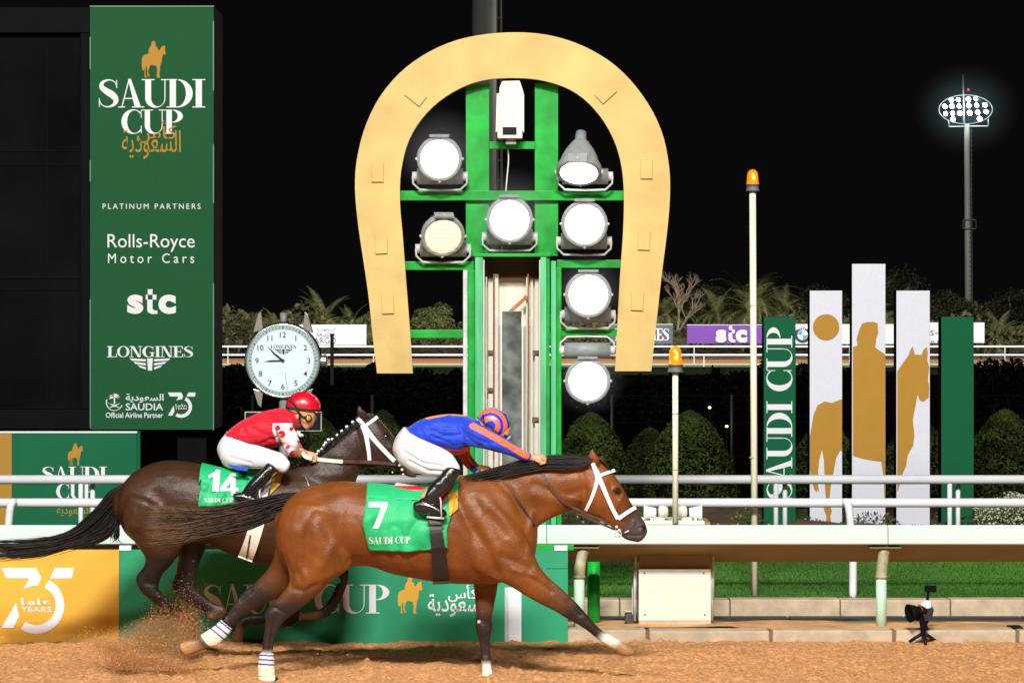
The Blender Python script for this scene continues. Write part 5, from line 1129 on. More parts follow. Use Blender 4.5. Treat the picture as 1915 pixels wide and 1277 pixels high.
ribbon('rein', [(1050,938,4),(1080,958,4),(1115,975,4),(1150,990,4)], 4, bb, 19.9, strapb, br, off=.008)
q_ = onsurf(H7, 1156, 998, .014, 19.95); MB().tube([q_+Vector((.024*math.cos(a*.5236), 0, .024*math.sin(a*.5236))) for a in range(13)], .005, 6).build('bit_ring', M['galv'], br, True)
ribbon('breast_strap', [(932,890,4),(950,912,4),(970,940,4.5),(986,962,4.5),(1000,984,5)], 4, bb, 19.9, strapk, h7, off=.006)

# ------------------------------------------------------------------ DARK HORSE (far)
Y14 = 21.1
h14 = thing('horse', 'dark brown racehorse behind wearing the green cloth with number 14', 'horse', (V(440, 1190, Y14).x, Y14, 0))
b = Body(); Y = Y14; n_ = Y-.17; f_ = Y+.16
b.loft([(226,915,222,972,.10,Y),(240,892,238,1000,.19,Y),(264,874,268,1022,.24,Y),(300,862,308,1030,.265,Y),(340,861,350,1018,.27,Y),(380,868,392,1018,.275,Y),(435,880,440,1040,.285,Y),(490,884,500,1057,.285,Y),(545,880,552,1064,.265,Y),(595,886,605,1055,.225,Y),(635,905,640,1035,.15,Y)], DKB, n=30)
b.loft([(530,880,590,1010,.17,Y),(560,868,640,975,.14,Y),(588,850,656,935,.115,Y),(618,825,664,905,.098,Y),(645,802,672,885,.088,Y),(664,785,680,872,.084,Y)], DKB2, n=24)
b.loft([(672,772,668,860,.075,Y),(690,772,676,876,.088,Y),(706,780,696,875,.095,Y),(721,795,713,873,.09,Y),(737,814,726,874,.075,Y),(750,832,740,878,.062,Y),(763,850,752,886,.056,Y),(774,866,765,892,.053,Y),(780,878,774,893,.042,Y)], [DKB2]*7+[MUZ*1.4]*2, n=22)
b.loft([(668,782,694,780,.024,Y-.055),(667,770,686,772,.025,Y-.07),(668,760,677,764,.014,Y-.075),(671,756,673,757,.005,Y-.075)], DKB2, n=12, sub=3)
b.loft([(684,778,702,782,.024,Y+.055),(690,770,700,776,.014,Y+.07)], DKL, n=12, sub=3)
b.loft([(236,930,330,960,.13,n_),(228,975,345,1005,.13,n_),(252,1015,342,1022,.105,n_),(270,1040,324,1050,.075,n_),(268,1060,304,1074,.052,n_),(253,1080,297,1096,.042,n_),(262,1104,301,1106,.036,n_),(284,1124,311,1114,.029,n_),(306,1140,326,1126,.025,n_),(326,1154,343,1140,.024,n_),(341,1166,360,1154,.029,n_),(347,1180,366,1176,.026,n_),(346,1196,369,1194,.032,n_),(344,1208,372,1206,.036,n_)], [DKB]*3+[DKL]*8+[DKL,HOOF*.6,HOOF*.6], n=20)
b.loft([(300,960,390,985,.12,f_),(318,1005,388,1015,.11,f_),(332,1040,376,1046,.075,f_),(328,1070,368,1072,.052,f_),(320,1094,368,1096,.043,f_),(333,1116,374,1106,.034,f_),(356,1130,386,1116,.027,f_),(380,1143,401,1127,.025,f_),(396,1150,414,1132,.029,f_),(404,1154,420,1138,.026,f_)], [DKL*1.2]*10, n=18)
b.loft([(410,1130,424,1146,.026,f_),(402,1135,414,1157,.031,f_),(390,1146,396,1160,.034,f_)], [DBR, HOOF, HOOF], n=14, sub=3)
b.loft([(545,985,620,1040,.11,n_),(575,1022,625,1068,.07,n_),(610,1044,634,1080,.047,n_),(638,1056,640,1092,.038,n_),(652,1066,636,1098,.036,n_),(651,1086,630,1090,.030,n_),(641,1114,622,1108,.025,n_),(626,1138,610,1128,.025,n_),(612,1153,602,1136,.029,n_),(592,1158,592,1141,.025,n_),(576,1159,580,1142,.032,n_),(560,1160,566,1144,.034,n_)], [DKL]*9+[HOOF*.8]*3, n=18)
b.loft([(530,1030,600,1050,.09,f_),(528,1080,575,1090,.055,f_),(530,1125,562,1130,.040,f_),(540,1142,560,1160,.037,f_),(528,1146,534,1172,.033,f_),(495,1149,495,1170,.025,f_),(465,1149,465,1169,.026,f_),(447,1156,460,1174,.028,f_),(441,1172,457,1178,.028,f_),(434,1184,455,1188,.034,f_),(432,1196,456,1197,.036,f_)], [DKL]*8+[HOOF*.8]*3, n=18)
def c14(PX, PY, co, no, col):
    d = np.hypot(PX-721, PY-816); col[d < 8] *= .3; d = np.hypot(PX-775, PY-880); col[d < 4] = (.25, .08, .07); return col
G14 = [([(330,1015),(320,970),(300,930)], 14, .012), ([(258,1000),(285,960),(290,920)], 12, .010), ([(372,1000),(400,1020)], 9, .015), ([(272,1090),(300,1095)], 4, .006), ([(300,1122),(330,1145)], 3, .005), ([(664,800),(676,850),(672,875)], 5, .008), ([(690,830),(700,860)], 10, -.006), ([(610,860),(650,870)], 8, .008), ([(590,885),(640,890)], 8, -.006), ([(730,835),(755,860)], 4, -.005), ([(420,940),(445,1030)], 10, .004), ([(455,950),(480,1040)], 10, .004)]
b.build('body', coat, h14, vox=.0115, smooth=5, cfun=c14, grooves=G14, noise=.006, nscale=6.5); H14 = b.bvh
MB().ball(onsurf(H14, 721, 816, -.006, Y), .020, .012, .015, 8).build('eye', bpy.data.materials['eye'], h14, True)
strands('tail', (232,905,226,945), [(206,920,216,985), (170,962,190,1010), (120,1000,130,1024), (50,1010,60,1040)], (-60,1008,-60,1050), 900, Y14+.02, .045, .0038, .0009, (.010,.008,.008), (.05,.032,.024), h14, 8, wild=5)
strands('tail', (226,940,222,975), [(216,965,222,1000), (205,985,218,1010)], (180,1005,232,1018), 90, Y14+.02, .05, .004, .0009, (.010,.008,.008), (.03,.02,.02), h14, 9, wild=6)
mb = MB()
for i, (x, y) in enumerate(((1190,375),(1143,412),(1103,447),(1067,480),(1028,512),(1028,535),(997,515),(975,540),(962,560),(945,590),(918,607),(905,630))):
    q = MB().ball(V(380+x/4.2575, 700+y/4.2575+1, Y14-.06), .013, .013, .012, 6); q.build('braid_tape', M['white'], h14, True)
    MB().ball(V(380+x/4.2575+2, 700+y/4.2575+6, Y14-.05), .02, .03, .024, 7).build('braid', hairm if False else strapk, h14, True)
strands('mane', (668,786,676,792), [(640,806,648,812), (610,832,618,838)], (575,862,580,870), 110, Y14-.05, .02, .005, .001, (.008,.006,.006), (.03,.025,.02), h14, 11, wild=1)
sc2, SB14 = drape('saddle_cloth', lin([(0,379),(.5,375),(1,371)]), lin([(0,500),(.5,490),(1,478)]), lin([(340,861),(380,868),(440,880),(500,884)]), lin([(370,946),(400,946),(440,940),(480,934)]), Y14, H14, gcl, h14, seed=4)
ink('number', cut(fit([[(0,.72),(.28,.93),(.28,1),(.46,1),(.40,0),(.16,0),(.20,.72),(.04,.62)]], (389,878,412,919)), 7), Y14, M['white'], sc2, stag=False, bvh=SB14)
ink('number', cut(fit([[(.55,1),(.80,1),(.80,.36),(.96,.36),(.96,.20),(.80,.20),(.80,0),(.58,0),(.58,.20),(0,.20),(0,.34)], ], (412,885,446,926)), 7), Y14, M['white'], sc2, stag=False, bvh=SB14)
ink('number', cut(fit([[(0,0),(1,0),(1,1)]], (422,901,431,912)), 4), Y14-.006, gcl, sc2, stag=False, bvh=BVHTree.FromPolygons([v_-Vector((0, .007, 0)) for v_ in [Vector(sc2.data.vertices[i].co)+h14.location for i in range(len(sc2.data.vertices))]], [tuple(p.vertices) for p in sc2.data.polygons]))
ink('lettering', cut(fit(serif_polys('SAUDI CUP'), (382,931,436,939)), 2), Y14, M['white'], sc2, bvh=SB14)
patch2('pad', [(505,886),(531,880),(524,905),(505,925)], [H14], .014, ycl, h14, Y14)
patch2('girth_cover', [(470,900),(512,885),(498,934),(484,936)], [H14, SB14], .018, M['white'], h14, Y14)
patch2('saddle_pad', [(426,868),(466,874),(462,884),(440,878)], [H14, SB14], .03, mat('blue_pad', (.01, .08, .45), .5), h14, Y14)
ribbon('girth', [(492,930,28),(484,965,27),(472,1008,27),(458,1046,28)], 27, [H14], Y14-.25, M['whitep'], h14, off=.012, thick=.01)
ribbon('girth_lacing', [(468,1000,3),(465,1020,3),(461,1044,3)], 3, [H14], Y14-.25, strapb, h14, off=.026, thick=.004)
br = bpy.data.objects.new('bridle', None); C.objects.link(br); br.parent = h14; bb = [H14]
ribbon('cheek_strap', [(668,781,8),(680,796,9),(700,822,8),(722,846,8),(738,862,8)], 8, bb, Y14, strapw, br)
ribbon('throat_latch', [(678,796,8),(684,812,8),(689,840,7),(691,861,7)], 7, bb, Y14, strapw, br)
ribbon('brow_band', [(682,797,6),(692,790,6),(706,779,6)], 6, bb, Y14, strapw, br, off=.012)
ribbon('rein', [(638,862.5,6),(670,863.5,6),(705,865,6),(740,868,6)], 6, bb, Y14-.12, strapb, br, off=.012)
ribbon('rein_grip', [(566,845,6),(572,854,7),(590,858,7),(615,861,7),(641,863,7)], 7, bb, Y14-.16, M['whitep'], br, off=.02, thick=.01)
ribbon('breast_strap', [(556,868,3),(565,880,3),(573,898,3),(578,908,3)], 3, bb, Y14, M['grey'], h14, off=.006)
m_ = MB()
for x, y, r in ((747,870,.010),(752,878,.012),(754,887,.010),(734,883,.007)): m_.ball(V(x, y, Y14-.07), r, .01, r, 7)
m_.build('bit', M['whitep'], br, True)

# ------------------------------------------------------------------ JOCKEYS
SK = np.array((.62, .30, .16)); BLU = np.array((.006, .045, .55)); ORG = np.array((.95, .18, .03)); RED = np.array((.62, .003, .022)); WH_ = np.array((.8, .76, .80)); ORD = np.array((.75, .07, .02))
def fingers(bd, wx, wy, Y, ang, L=.085, sc_=1.0, curl=70, col=SK, n=4, dirx=1):
    """palm and five separate curled fingers made as tapered lofts in the view plane"""
    k = F/Y; c = V(wx, wy, Y); ca, sa = math.cos(R(ang)), math.sin(R(ang))
    def pt(u, v, w): return c+Vector((u*ca-v*sa, w, u*sa+v*ca))
    def pp(v): return (CX+v.x/v.y*F, HZ+(CAMH-v.z)/v.y*F, v.y)
    mbv = []
    def seg(pts, rads):
        k0 = len(bd.mb.v); bd.mb.tube([pt(*p) for p in pts], rads, 10)
        for v in bd.mb.v[k0:]: bd.pp.append(Vector(v)); bd.pc.append(np.array(col))
        k0 = len(bd.mb.v); bd.mb.ball(pt(*pts[-1]), rads[-1], rads[-1], rads[-1], 6)
        for v in bd.mb.v[k0:]: bd.pp.append(Vector(v)); bd.pc.append(np.array(col))
    seg([(-.02, 0, 0), (.02, 0, 0), (.055, .002, 0), (.075, .002, 0)], [.024, .031, .036, .030])
    for i in range(n):
        w = (-.033+.022*i); l = (.030, .036, .034, .026)[i]
        seg([(.06, .004, w), (.06+l, .0, w), (.062+l, -.026, w), (.045+l*.4, -.04, w)], [.0115, .0108, .0100, .0088])
    seg([(.015, -.01, -.028), (.045, -.022, -.040), (.070, -.030, -.030)], [.0125, .0115, .0095])
def jockey(label, loc): return thing('person', label, 'person', loc)
# -- rider in blue and orange
j7 = jockey('jockey in blue silks with orange stripes crouching with arm stretched along the mane', (V(800, 905, 20).x, 20, V(800, 905, 20).z)); Y = 20.0
# body: one continuous skin figure under the clothes
bd = Body()
bd.loft([(760,810,755,862,.11,Y),(790,792,792,832,.13,Y),(825,786,830,835,.13,Y),(858,784,862,836,.14,Y),(885,792,882,824,.10,Y),(898,790,893,814,.055,Y),(908,786,900,812,.055,Y)], SK, n=18)
bd.loft([(912,774,900,806,.07,Y),(928,772,914,816,.078,Y),(944,782,928,822,.07,Y),(952,796,938,824,.055,Y)], SK, n=18)
bd.ball(947, 818, Y, .022, .02, .018, SK)
bd.loft([(876,794,880,822,.05,Y-.17),(905,800,896,830,.045,Y-.19),(930,815,921,838,.038,Y-.19),(958,831,950,848,.033,Y-.17),(982,845,976,858,.027,Y-.13),(996,851,991,862,.024,Y-.105)], SK, n=14)
bd.loft([(856,815,876,822,.05,Y+.16),(862,842,880,846,.04,Y+.19),(876,868,890,862,.033,Y+.14),(890,880,898,870,.025,Y+.08)], SK, n=14)
for s_ in (-1, 1):
    bd.loft([(762,815,754,868,.08,Y+s_*.09),(790,828,783,880,.075,Y+s_*.17),(816,840,812,884,.065,Y+s_*.24),(842,858,840,884,.05,Y+s_*.29)], SK, n=16)
    bd.loft([(842,858,846,886,.05,Y+s_*.29),(822,893,845,900,.045,Y+s_*.33),(800,912,824,920,.038,Y+s_*.345),(786,930,812,938,.035,Y+s_*.35),(800,938,808,956,.03,Y+s_*.35)], SK, n=14)
fingers(bd, 997, 856, Y-.10, -6)
fingers(bd, 898, 875, Y+.05, -20)
bd.build('body', skin, j7, vox=.0065, smooth=2)
# clothes
def shirt7(PX, PY, co, no, col):
    col[:] = BLU
    nf = co[:, 1] < Y+.02
    d = seg_dist(PX, PY, [(884,796),(915,812),(950,832),(984,852)]); arm = (co[:, 1] < Y-.11)
    col[(d < 5.8) & arm] = (.8, .12, .45); col[(d < 4.4) & arm] = ORG
    m = seg_dist(PX, PY, [(800,779),(840,770),(872,773)]) < 5.5; col[m] = (.9, .25, .08)
    m = in_poly(PX, PY, [(816,834),(850,832),(880,838),(880,890),(862,872),(846,852)]) & (co[:, 1] > Y-.13); col[m] = ORD
    return col
bs = Body()
bs.loft([(764,798,772,818,.13,Y),(785,785,792,838,.165,Y),(815,777,824,844,.175,Y),(842,774,848,851,.18,Y),(868,776,870,846,.185,Y),(886,783,882,832,.15,Y),(896,786,892,818,.08,Y)], BLU, n=26)
bs.loft([(876,784,868,832,.075,Y-.14),(896,792,886,836,.066,Y-.185),(914,801,903,839,.058,Y-.195),(932,812,922,844,.053,Y-.19),(955,826,946,850,.047,Y-.17),(978,841,970,859,.039,Y-.135),(992,848,986,862,.033,Y-.115)], BLU, n=18)
bs.loft([(848,822,880,832,.07,Y+.14),(856,846,880,850,.055,Y+.19),(866,868,886,862,.045,Y+.16),(884,884,896,872,.034,Y+.09)], ORD, n=16)
G = [([(800,800),(830,815),(862,812)], 4, .008), ([(806,815),(840,828)], 3, .008), ([(860,800),(880,825),(900,835)], 4, .010), ([(880,815),(912,830)], 3, .006), ([(812,790),(838,790)], 3, -.005), ([(925,825),(950,840)], 2.5, .004), ([(785,800),(800,830)], 3, .006)]
bs.build('shirt', cloth, j7, vox=.0062, smooth=4, cfun=shirt7, grooves=G, noise=.004, nscale=12)
bs = Body()
bs.loft([(754,799,764,806,.14,Y),(740,818,782,815,.165,Y),(734,842,790,836,.17,Y),(745,864,790,850,.15,Y)], WH_, n=24)
for s_ in (-1, 1):
    bs.loft([(764,804,745,864,.09,Y+s_*.08),(784,818,768,880,.098,Y+s_*.14),(806,828,792,888,.092,Y+s_*.20),(828,838,815,891,.080,Y+s_*.25),(846,850,834,892,.067,Y+s_*.285),(858,868,846,892,.055,Y+s_*.30)], WH_, n=22)
G = [([(752,830),(790,850),(830,860)], 2.5, .010), ([(756,845),(790,866),(828,872)], 2.5, .010), ([(765,862),(800,880),(830,882)], 2.5, .009), ([(760,818),(800,838),(835,848)], 2.5, .009), ([(840,860),(852,880)], 2, .005)]
bs.build('breeches', breech, j7, vox=.0085, smooth=3, grooves=G)
def boot(px_off, py_off, Yc, s_, parent, sgn):
    q = Body(); o_ = lambda L: [(a+px_off, b_+py_off, c_+px_off, d_+py_off, e, Yc+sgn*y_) for a, b_, c_, d_, e, y_ in L]
    q.loft(o_([(834,872,862,880,.058,.31),(822,888,856,892,.056,.325),(806,904,842,912,.053,.34),(795,920,824,930,.047,.35),(786,932,816,942,.043,.35)]), np.zeros(3), n=18, sub=5, capk=.3)
    q.loft(o_([(776,938,778,958,.034,.35),(788,934,790,962,.040,.35),(804,938,806,964,.042,.355),(820,946,822,966,.044,.36),(832,953,833,966,.034,.36)]), np.zeros(3), n=16, sub=4)
    ob = q.build('boot', leather, parent, vox=.0068, smooth=2, noise=.003, nscale=16)
    mb_ = MB(); c0, c1 = V(800+px_off, 966+py_off, Yc+sgn*.36), V(826+px_off, 968+py_off, Yc+sgn*.36)
    mb_.tube([c0+Vector((0, -.045, .0)), c1+Vector((.015, -.045, 0)), c1+Vector((.015, .045, 0)), c0+Vector((0, .045, 0)), c0+Vector((0, -.045, 0))], .008, 6)
    t_ = V(822+px_off, 938+py_off, Yc+sgn*.355); mb_.tube([c1+Vector((.0, -.045, 0)), t_+Vector((.01, -.045, .01)), t_+Vector((0, 0, .04)), t_+Vector((.01, .045, .01)), c1+Vector((0, .045, 0))], .006, 6)
    mb_.build('stirrup', M['galv'], parent, True); return ob
boot(0, 0, 20.0, 1, j7, -1); boot(0, 0, 20.0, 1, j7, 1)
def helmet(px, py, Yc, rx, ry, rz, tilt, parent, cfun_, brim, mname, low=.25):
    k = Yc/F; c = V(px, py, Yc); mb_ = MB(); n = 80; vs = []; fs = []
    for i in range(n+1):
        ph = math.pi*(.5+low)*i/n if False else (math.pi*.5+low)*i/n
        for j in range(120):
            th = 2*math.pi*j/120; p = Vector((rx*k*math.sin(ph)*math.cos(th), ry*math.sin(ph)*math.sin(th), rz*k*math.cos(ph))); p = Matrix.Rotation(R(tilt), 3, 'Y') @ p; vs.append(c+p)
    for i in range(n):
        for j in range(120): fs.append((i*120+j, (i+1)*120+j, (i+1)*120+(j+1) % 120, i*120+(j+1) % 120))
    mb_.add(vs, fs); o = mb_.build('helmet', mat(mname, (1, 1, 1), .33, attr='col', coat=.3), parent, True)
    co = np.array([tuple(v) for v in vs]); PX = CX+co[:, 0]/co[:, 1]*F; PY = HZ+(CAMH-co[:, 2])/co[:, 1]*F
    col = np.ones((len(vs), 4), np.float32); col[:, :3] = cfun_(PX, PY, co); ca = o.data.color_attributes.new('col', 'FLOAT_COLOR', 'POINT'); ca.data.foreach_set('color', col.ravel())
    s_ = o.modifiers.new('thickness', 'SOLIDIFY'); s_.thickness = .006
    x0, y0, x1, y1, w_ = brim; P = []
    vs = []
    for i in range(9):
        a = math.pi*i/8; 
        for f in (0, 1): vs.append(V(x0+(x1-x0)*f*math.sin(a), y0+(y1-y0)*f*math.sin(a), Yc-w_*math.cos(a)*(1 if f else 1.02)))
    mb2 = MB().add(vs, [(2*i, 2*i+2, 2*i+3, 2*i+1) for i in range(8)]); ob = mb2.build('peak', mat(mname+'_peak', (.3, .02, .03) if 'red' in mname else (.02, .05, .35), .35), o, True); ss = ob.modifiers.new('thickness', 'SOLIDIFY'); ss.thickness = .008
    return o
def rings(PX, PY, co):
    d = np.hypot((PX-917)*1.0, (PY-796)); out = np.tile(ORG, (len(PX), 1)); out[d < 9.5] = BLU; out[(d > 19) & (d < 24.5)] = BLU; out[(d > 17.8) & (d < 19)] = (.8, .12, .5); out[(d > 24.5) & (d < 25.8)] = (.8, .12, .5); out[(d > 9.5) & (d < 11)] = (.8, .12, .5); out[d > 32] = BLU; return out
helmet(923, 791, Y, 31.5, .105, 27.5, 38, j7, rings, (942,812,957,822,.075), 'ringed_helmet', .30)
st = MB(); st.tube([V(892,779,Y-.105), V(903,790,Y-.113), V(914,806,Y-.112), V(935,815,Y-.09), V(951,818,Y-.05)], .008, 6, sq=.5); st.tube([V(903,775,Y-.09), V(906,792,Y-.113), V(916,808,Y-.11), V(932,812,Y-.1)], .006, 6); st.build('chin_strap', strapk, j7, True)
MB().lathe(V(950, 820, Y-.035), (.75, -.35, -.6), [(0, .028), (.01, .030), (.016, .024)], 14).build('goggles', mat('goggle_lens', (.25, .35, .7), .08, spec=1), j7, True)

# -- rider in red
Y = Y14
j14 = jockey('jockey in red silks with spotted white sleeves and red cap', (V(470, 880, Y).x, Y, V(470, 880, Y).z))
bd = Body()
bd.loft([(430,812,425,866,.11,Y),(460,796,470,836,.13,Y),(495,782,510,830,.135,Y),(525,776,535,822,.13,Y),(545,776,548,806,.09,Y),(552,768,565,796,.055,Y),(560,762,572,790,.055,Y)], SK, n=18)
bd.loft([(548,745,552,785,.072,Y),(562,738,562,796,.078,Y),(576,742,572,800,.072,Y),(586,754,580,800,.056,Y)], SK, n=20)         # skull
bd.loft([(558,782,574,805,.05,Y),(570,786,577,804,.042,Y),(580,788,578,801,.03,Y)], SK, n=14)                                       # jaw
bd.loft([(583,776,580,786,.014,Y),(588,784,582,790,.013,Y),(589,788,583,792,.010,Y)], SK*1.05, n=10, sub=3)                         # nose
bd.ball(581, 793.5, Y, .012, .026, .0055, SK*np.array((.9, .55, .5))); bd.ball(580, 797.5, Y, .011, .024, .006, SK*np.array((.95, .6, .55))) # lips
bd.ball(556, 779, Y-.075, .015, .012, .025, SK*1.05)                                                                                 # ear
bd.loft([(510,792,540,792,.05,Y-.17),(520,815,548,812,.046,Y-.19),(532,838,558,832,.042,Y-.19),(540,850,560,840,.04,Y-.18),(560,856,566,840,.034,Y-.13),(572,853,574,842,.028,Y-.09)], SK, n=14)
bd.loft([(520,790,545,795,.05,Y+.15),(535,820,556,818,.04,Y+.18),(556,848,566,838,.034,Y+.12),(570,852,574,842,.028,Y+.06)], SK, n=14)
for s_ in (-1, 1):
    bd.loft([(436,822,420,866,.08,Y+s_*.09),(465,836,450,872,.075,Y+s_*.17),(500,846,488,874,.06,Y+s_*.24),(528,856,522,878,.05,Y+s_*.29)], SK, n=16)
    bd.loft([(524,860,520,882,.045,Y+s_*.29),(500,876,515,888,.04,Y+s_*.32),(472,902,486,914,.035,Y+s_*.34),(456,918,474,928,.032,Y+s_*.345),(462,924,468,936,.03,Y+s_*.345)], SK, n=14)
fingers(bd, 572, 848, Y-.075, -25, col=SK*1.05); fingers(bd, 573, 850, Y+.05, -25)
bd.build('body', skin, j14, vox=.0062, smooth=2)
def shirt14(PX, PY, co, no, col):
    col[:] = RED; arm = (co[:, 1] < Y-.115) & (PX > 510) & (PY > 791) & (seg_dist(PX, PY, [(527,792),(540,825),(549,850),(568,846)]) < 21)
    col[arm] = WH_; 
    for x, y, r in ((527,812,7),(549,850,8),(560,826,4), (520,800,5), (538,836,4), (545,802,4)): col[arm & (np.hypot(PX-x, PY-y) < r)] = RED
    return col
bs = Body()
bs.loft([(424,808,436,822,.13,Y),(438,796,462,832,.16,Y),(458,783,486,838,.175,Y),(480,773,508,838,.18,Y),(505,766,528,832,.185,Y),(528,763,542,820,.17,Y),(546,768,552,805,.12,Y),(554,772,560,796,.075,Y)], RED, n=26)
bs.loft([(505,785,545,785,.08,Y-.13),(513,798,546,794,.072,Y-.175),(522,816,556,812,.066,Y-.195),(530,834,561,828,.058,Y-.195),(538,852,560,836,.05,Y-.18),(552,856,563,838,.042,Y-.14),(566,855,571,841,.034,Y-.10)], RED, n=18)
bs.loft([(515,785,548,790,.07,Y+.14),(532,820,558,816,.052,Y+.19),(554,850,566,836,.042,Y+.12),(567,854,573,841,.034,Y+.07)], RED, n=16)
G = [([(470,800),(500,815),(512,825)], 4, .008), ([(490,828),(515,820),(528,808)], 3, .008), ([(455,805),(480,830)], 4, .006), ([(530,830),(545,838)], 3, .008), ([(500,780),(520,790)], 4, .005)]
bs.build('shirt', cloth, j14, vox=.0062, smooth=4, cfun=shirt14, grooves=G, noise=.004, nscale=12)
bs = Body()
bs.loft([(422,810,450,822,.135,Y),(410,826,462,832,.165,Y),(406,842,464,850,.17,Y),(414,862,458,866,.15,Y)], WH_, n=24)
for s_ in (-1, 1):
    bs.loft([(436,815,414,862,.09,Y+s_*.08),(458,827,438,873,.098,Y+s_*.14),(484,833,470,876,.090,Y+s_*.20),(508,841,496,877,.078,Y+s_*.25),(528,848,516,880,.066,Y+s_*.285),(541,862,527,884,.052,Y+s_*.30)], WH_, n=22)
G = [([(425,835),(460,850),(490,852)], 3, .005), ([(500,855),(520,868)], 3, .006), ([(430,855),(470,866)], 3, .005)]
bs.build('breeches', breech, j14, vox=.0088, smooth=3, grooves=G)
def boot14(sgn):
    q = Body(); o_ = lambda L: [(a, b_, c_, d_, e, Y+sgn*y_) for a, b_, c_, d_, e, y_ in L]
    q.loft(o_([(499,865,521,880,.055,.31),(486,880,510,892,.052,.325),(472,894,494,908,.048,.34),(459,908,480,922,.043,.35),(452,920,474,930,.040,.35)]), np.zeros(3), n=18, sub=5, capk=.3)
    q.loft(o_([(438,922,440,934,.028,.35),(450,920,450,938,.038,.35),(466,924,466,940,.040,.355),(482,930,482,940,.038,.36),(491,934,491,940,.028,.36)]), np.zeros(3), n=16, sub=4)
    q.build('boot', leather, j14, vox=.0068, smooth=2, noise=.003, nscale=16)
    mb_ = MB(); c0, c1 = V(468, 941, Y+sgn*.36), V(490, 942, Y+sgn*.36)
    mb_.tube([c0+Vector((0, -.045, 0)), c1+Vector((.01, -.045, 0)), c1+Vector((.01, .045, 0)), c0+Vector((0, .045, 0)), c0+Vector((0, -.045, 0))], .008, 6)
    t_ = V(486, 922, Y+sgn*.355); mb_.tube([c1+Vector((0, -.045, 0)), t_+Vector((0, -.045, 0)), t_+Vector((0, 0, .03)), t_+Vector((0, .045, 0)), c1+Vector((0, .045, 0))], .006, 6)
    mb_.build('stirrup', M['galv'], j14, True)
boot14(-1); boot14(1)
helmet(567, 761, Y, 33, .108, 29, -4+8, j14, lambda PX, PY, co: np.where((np.abs(PY-(764+(PX-567)*.13)) < 1.6)[:, None], np.array([[.03, .06, .05]]), RED[None]*1.0), (594,768,604,773,.085), 'red_helmet', .10)
st = MB(); st.tube([V(541,742,Y-.10), V(552,757,Y-.113), V(560,774,Y-.095), V(562,792,Y-.075), V(570,805,Y-.045)], .006, 6); st.tube([V(534,762,Y-.08), V(555,768,Y-.11), V(564,776,Y-.085)], .006, 6); st.build('chin_strap', strapk, j14, True)
MB().tube([V(560,776,Y-.083), V(568,779,Y-.085), V(574,780,Y-.078)], .010, 8, sq=.5).build('goggle_band', strapk, j14, True)
g_ = MB(); g_.lathe(V(577, 782, Y-.062), (.55, -1, -.1), [(0, .029), (.012, .027), (.018, .022)], 18); g_.build('goggle_rim', strapk, j14, True)
MB().lathe(V(577.5, 782, Y-.079), (.55, -1, -.1), [(0, .021), (.004, .018)], 18).build('goggle_lens', mat('yellow_lens', (.50, .36, .06), .12, spec=1), j14, True)
MB().lathe(V(586, 782, Y+.02), (1, -.5, -.1), [(0, .034), (.012, .030)], 16).build('goggle_lens', mat('pale_lens', (.25, .36, .30), .08, spec=1), j14, True)
MB().ball(V(563, 814, Y-.16), .022, .02, .015, 8).ball(V(558, 810, Y-.155), .02, .02, .02, 8).build('spare_goggles', M['galv'], j14, True)

# ------------------------------------------------------------------ FLYING SAND
n = 15000; P = []; rg = RNG
def puff(cx, cy, sx, sy, n, Yc, dy, rot=0):
    a = rg.normal(0, 1, (n, 2)); x = a[:, 0]*sx; y = a[:, 1]*sy; ca, sa = math.cos(R(rot)), math.sin(R(rot)); X = cx+x*ca-y*sa; Yp = cy+x*sa+y*ca
    Yd = Yc+rg.normal(0, dy, n); z = CAMH-(Yp-HZ)*Yd/F; k = z > .0; return np.stack([(X-CX)*Yd/F, Yd, z], 1)[k]
P = np.concatenate([puff(300, 1172, 36, 18, 7000, 20.85, .12, -38), puff(350, 1178, 15, 24, 6000, 20.7, .08), puff(250, 1205, 55, 12, 12000, 20.6, .2), puff(230, 1236, 20, 9, 5000, 20.2, .08, 5), puff(310, 1238, 32, 9, 9000, 20.15, .1, 8), puff(215, 1212, 22, 9, 5000, 20.3, .1, 20), puff(150, 1222, 24, 7, 700, 20.3, .1), puff(620, 1225, 90, 6, 260, 20.4, .15), puff(1165, 1222, 20, 5, 160, 19.9, .05), puff(350, 1150, 30, 40, 1500, 20.9, .15)])
s_ = (.0019*rg.lognormal(0, .45, len(P)))[:, None]; d1 = rg.normal(0, 1, (len(P), 3)); d1 /= np.linalg.norm(d1, axis=1)[:, None]; d2 = rg.normal(0, 1, (len(P), 3)); d2 -= d1*np.sum(d1*d2, 1)[:, None]; d2 /= np.linalg.norm(d2, axis=1)[:, None]
t_ = rg.uniform(.6, 1.25, (len(P), 1)); d3 = np.cross(d1, d2)
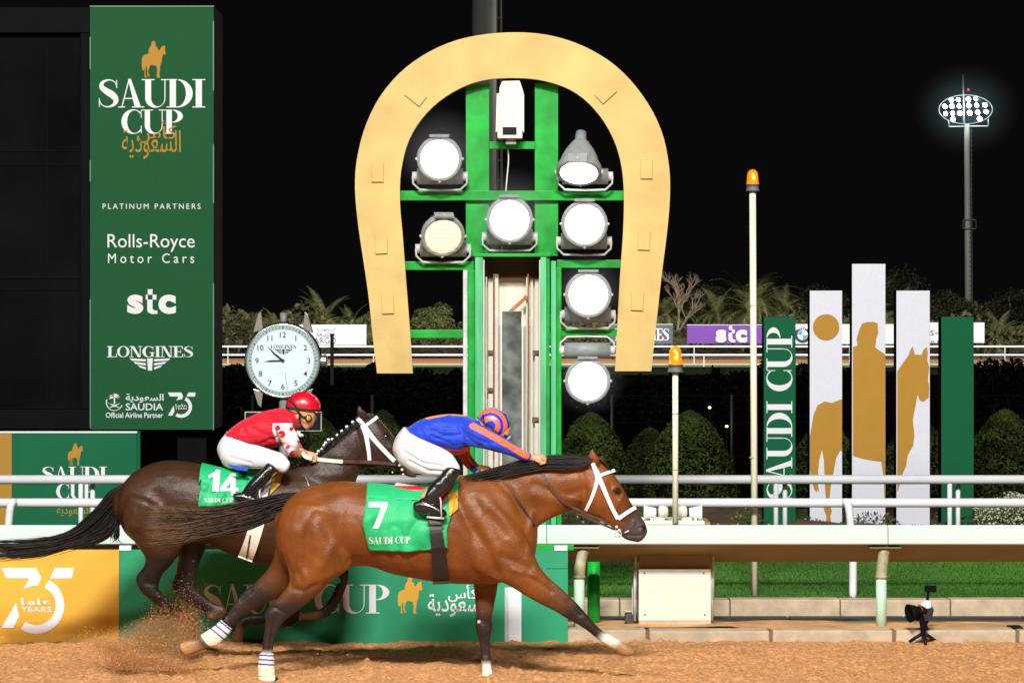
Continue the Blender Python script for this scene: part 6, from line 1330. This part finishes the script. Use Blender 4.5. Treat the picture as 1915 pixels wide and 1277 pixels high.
Q = np.concatenate([np.stack([P-d1*s_, P+d2*s_, P+d1*s_, P-d2*s_], 1), np.stack([P-d1*s_, P+d3*s_, P+d1*s_, P-d3*s_], 1)])
ms = mat('flying_sand', (.4, .2, .08), .95, attr='col')
tagp(quads('flying_sand', Q, ms, None, np.tile(np.array([[.58, .29, .11]])*t_, (2, 1))), 'spray of orange sand kicked up around the hind hooves', 'sand', kind='stuff')
def dustvol(cx, cy, rx, ry, Yc, dens, label):
    k = Yc/F; me = MB().ball(V(cx, cy, Yc), rx*k, .32, ry*k, 16); m = bpy.data.materials.new('dust'); m.use_nodes = True; nt = m.node_tree; nt.nodes.clear()
    out = nt.nodes.new('ShaderNodeOutputMaterial'); pv = nt.nodes.new('ShaderNodeVolumePrincipled'); pv.inputs['Color'].default_value = (.88, .52, .24, 1)
    tc = nt.nodes.new('ShaderNodeTexCoord'); gr = nt.nodes.new('ShaderNodeTexGradient'); gr.gradient_type = 'SPHERICAL'; mp = nt.nodes.new('ShaderNodeMapping'); mp.inputs['Location'].default_value = (-1, -1, -1); mp.inputs['Scale'].default_value = (2, 2, 2)
    nt.links.new(tc.outputs['Generated'], mp.inputs['Vector']); nt.links.new(mp.outputs[0], gr.inputs[0]); no = nt.nodes.new('ShaderNodeTexNoise'); no.inputs['Scale'].default_value = 5; nt.links.new(tc.outputs['Object'], no.inputs['Vector'])
    m1 = nt.nodes.new('ShaderNodeMath'); m1.operation = 'MULTIPLY'; nt.links.new(gr.outputs['Fac'], m1.inputs[0]); nt.links.new(no.outputs['Fac'], m1.inputs[1]); m2 = nt.nodes.new('ShaderNodeMath'); m2.operation = 'MULTIPLY'; m2.inputs[1].default_value = dens
    nt.links.new(m1.outputs[0], m2.inputs[0]); nt.links.new(m2.outputs[0], pv.inputs['Density']); nt.links.new(pv.outputs[0], out.inputs['Volume'])
    o = me.build('dust_cloud', m, None, True); return tagp(o, label, 'dust', kind='stuff')
dustvol(300, 1198, 88, 52, 20.8, 15, 'soft dust around the kicked-up sand')
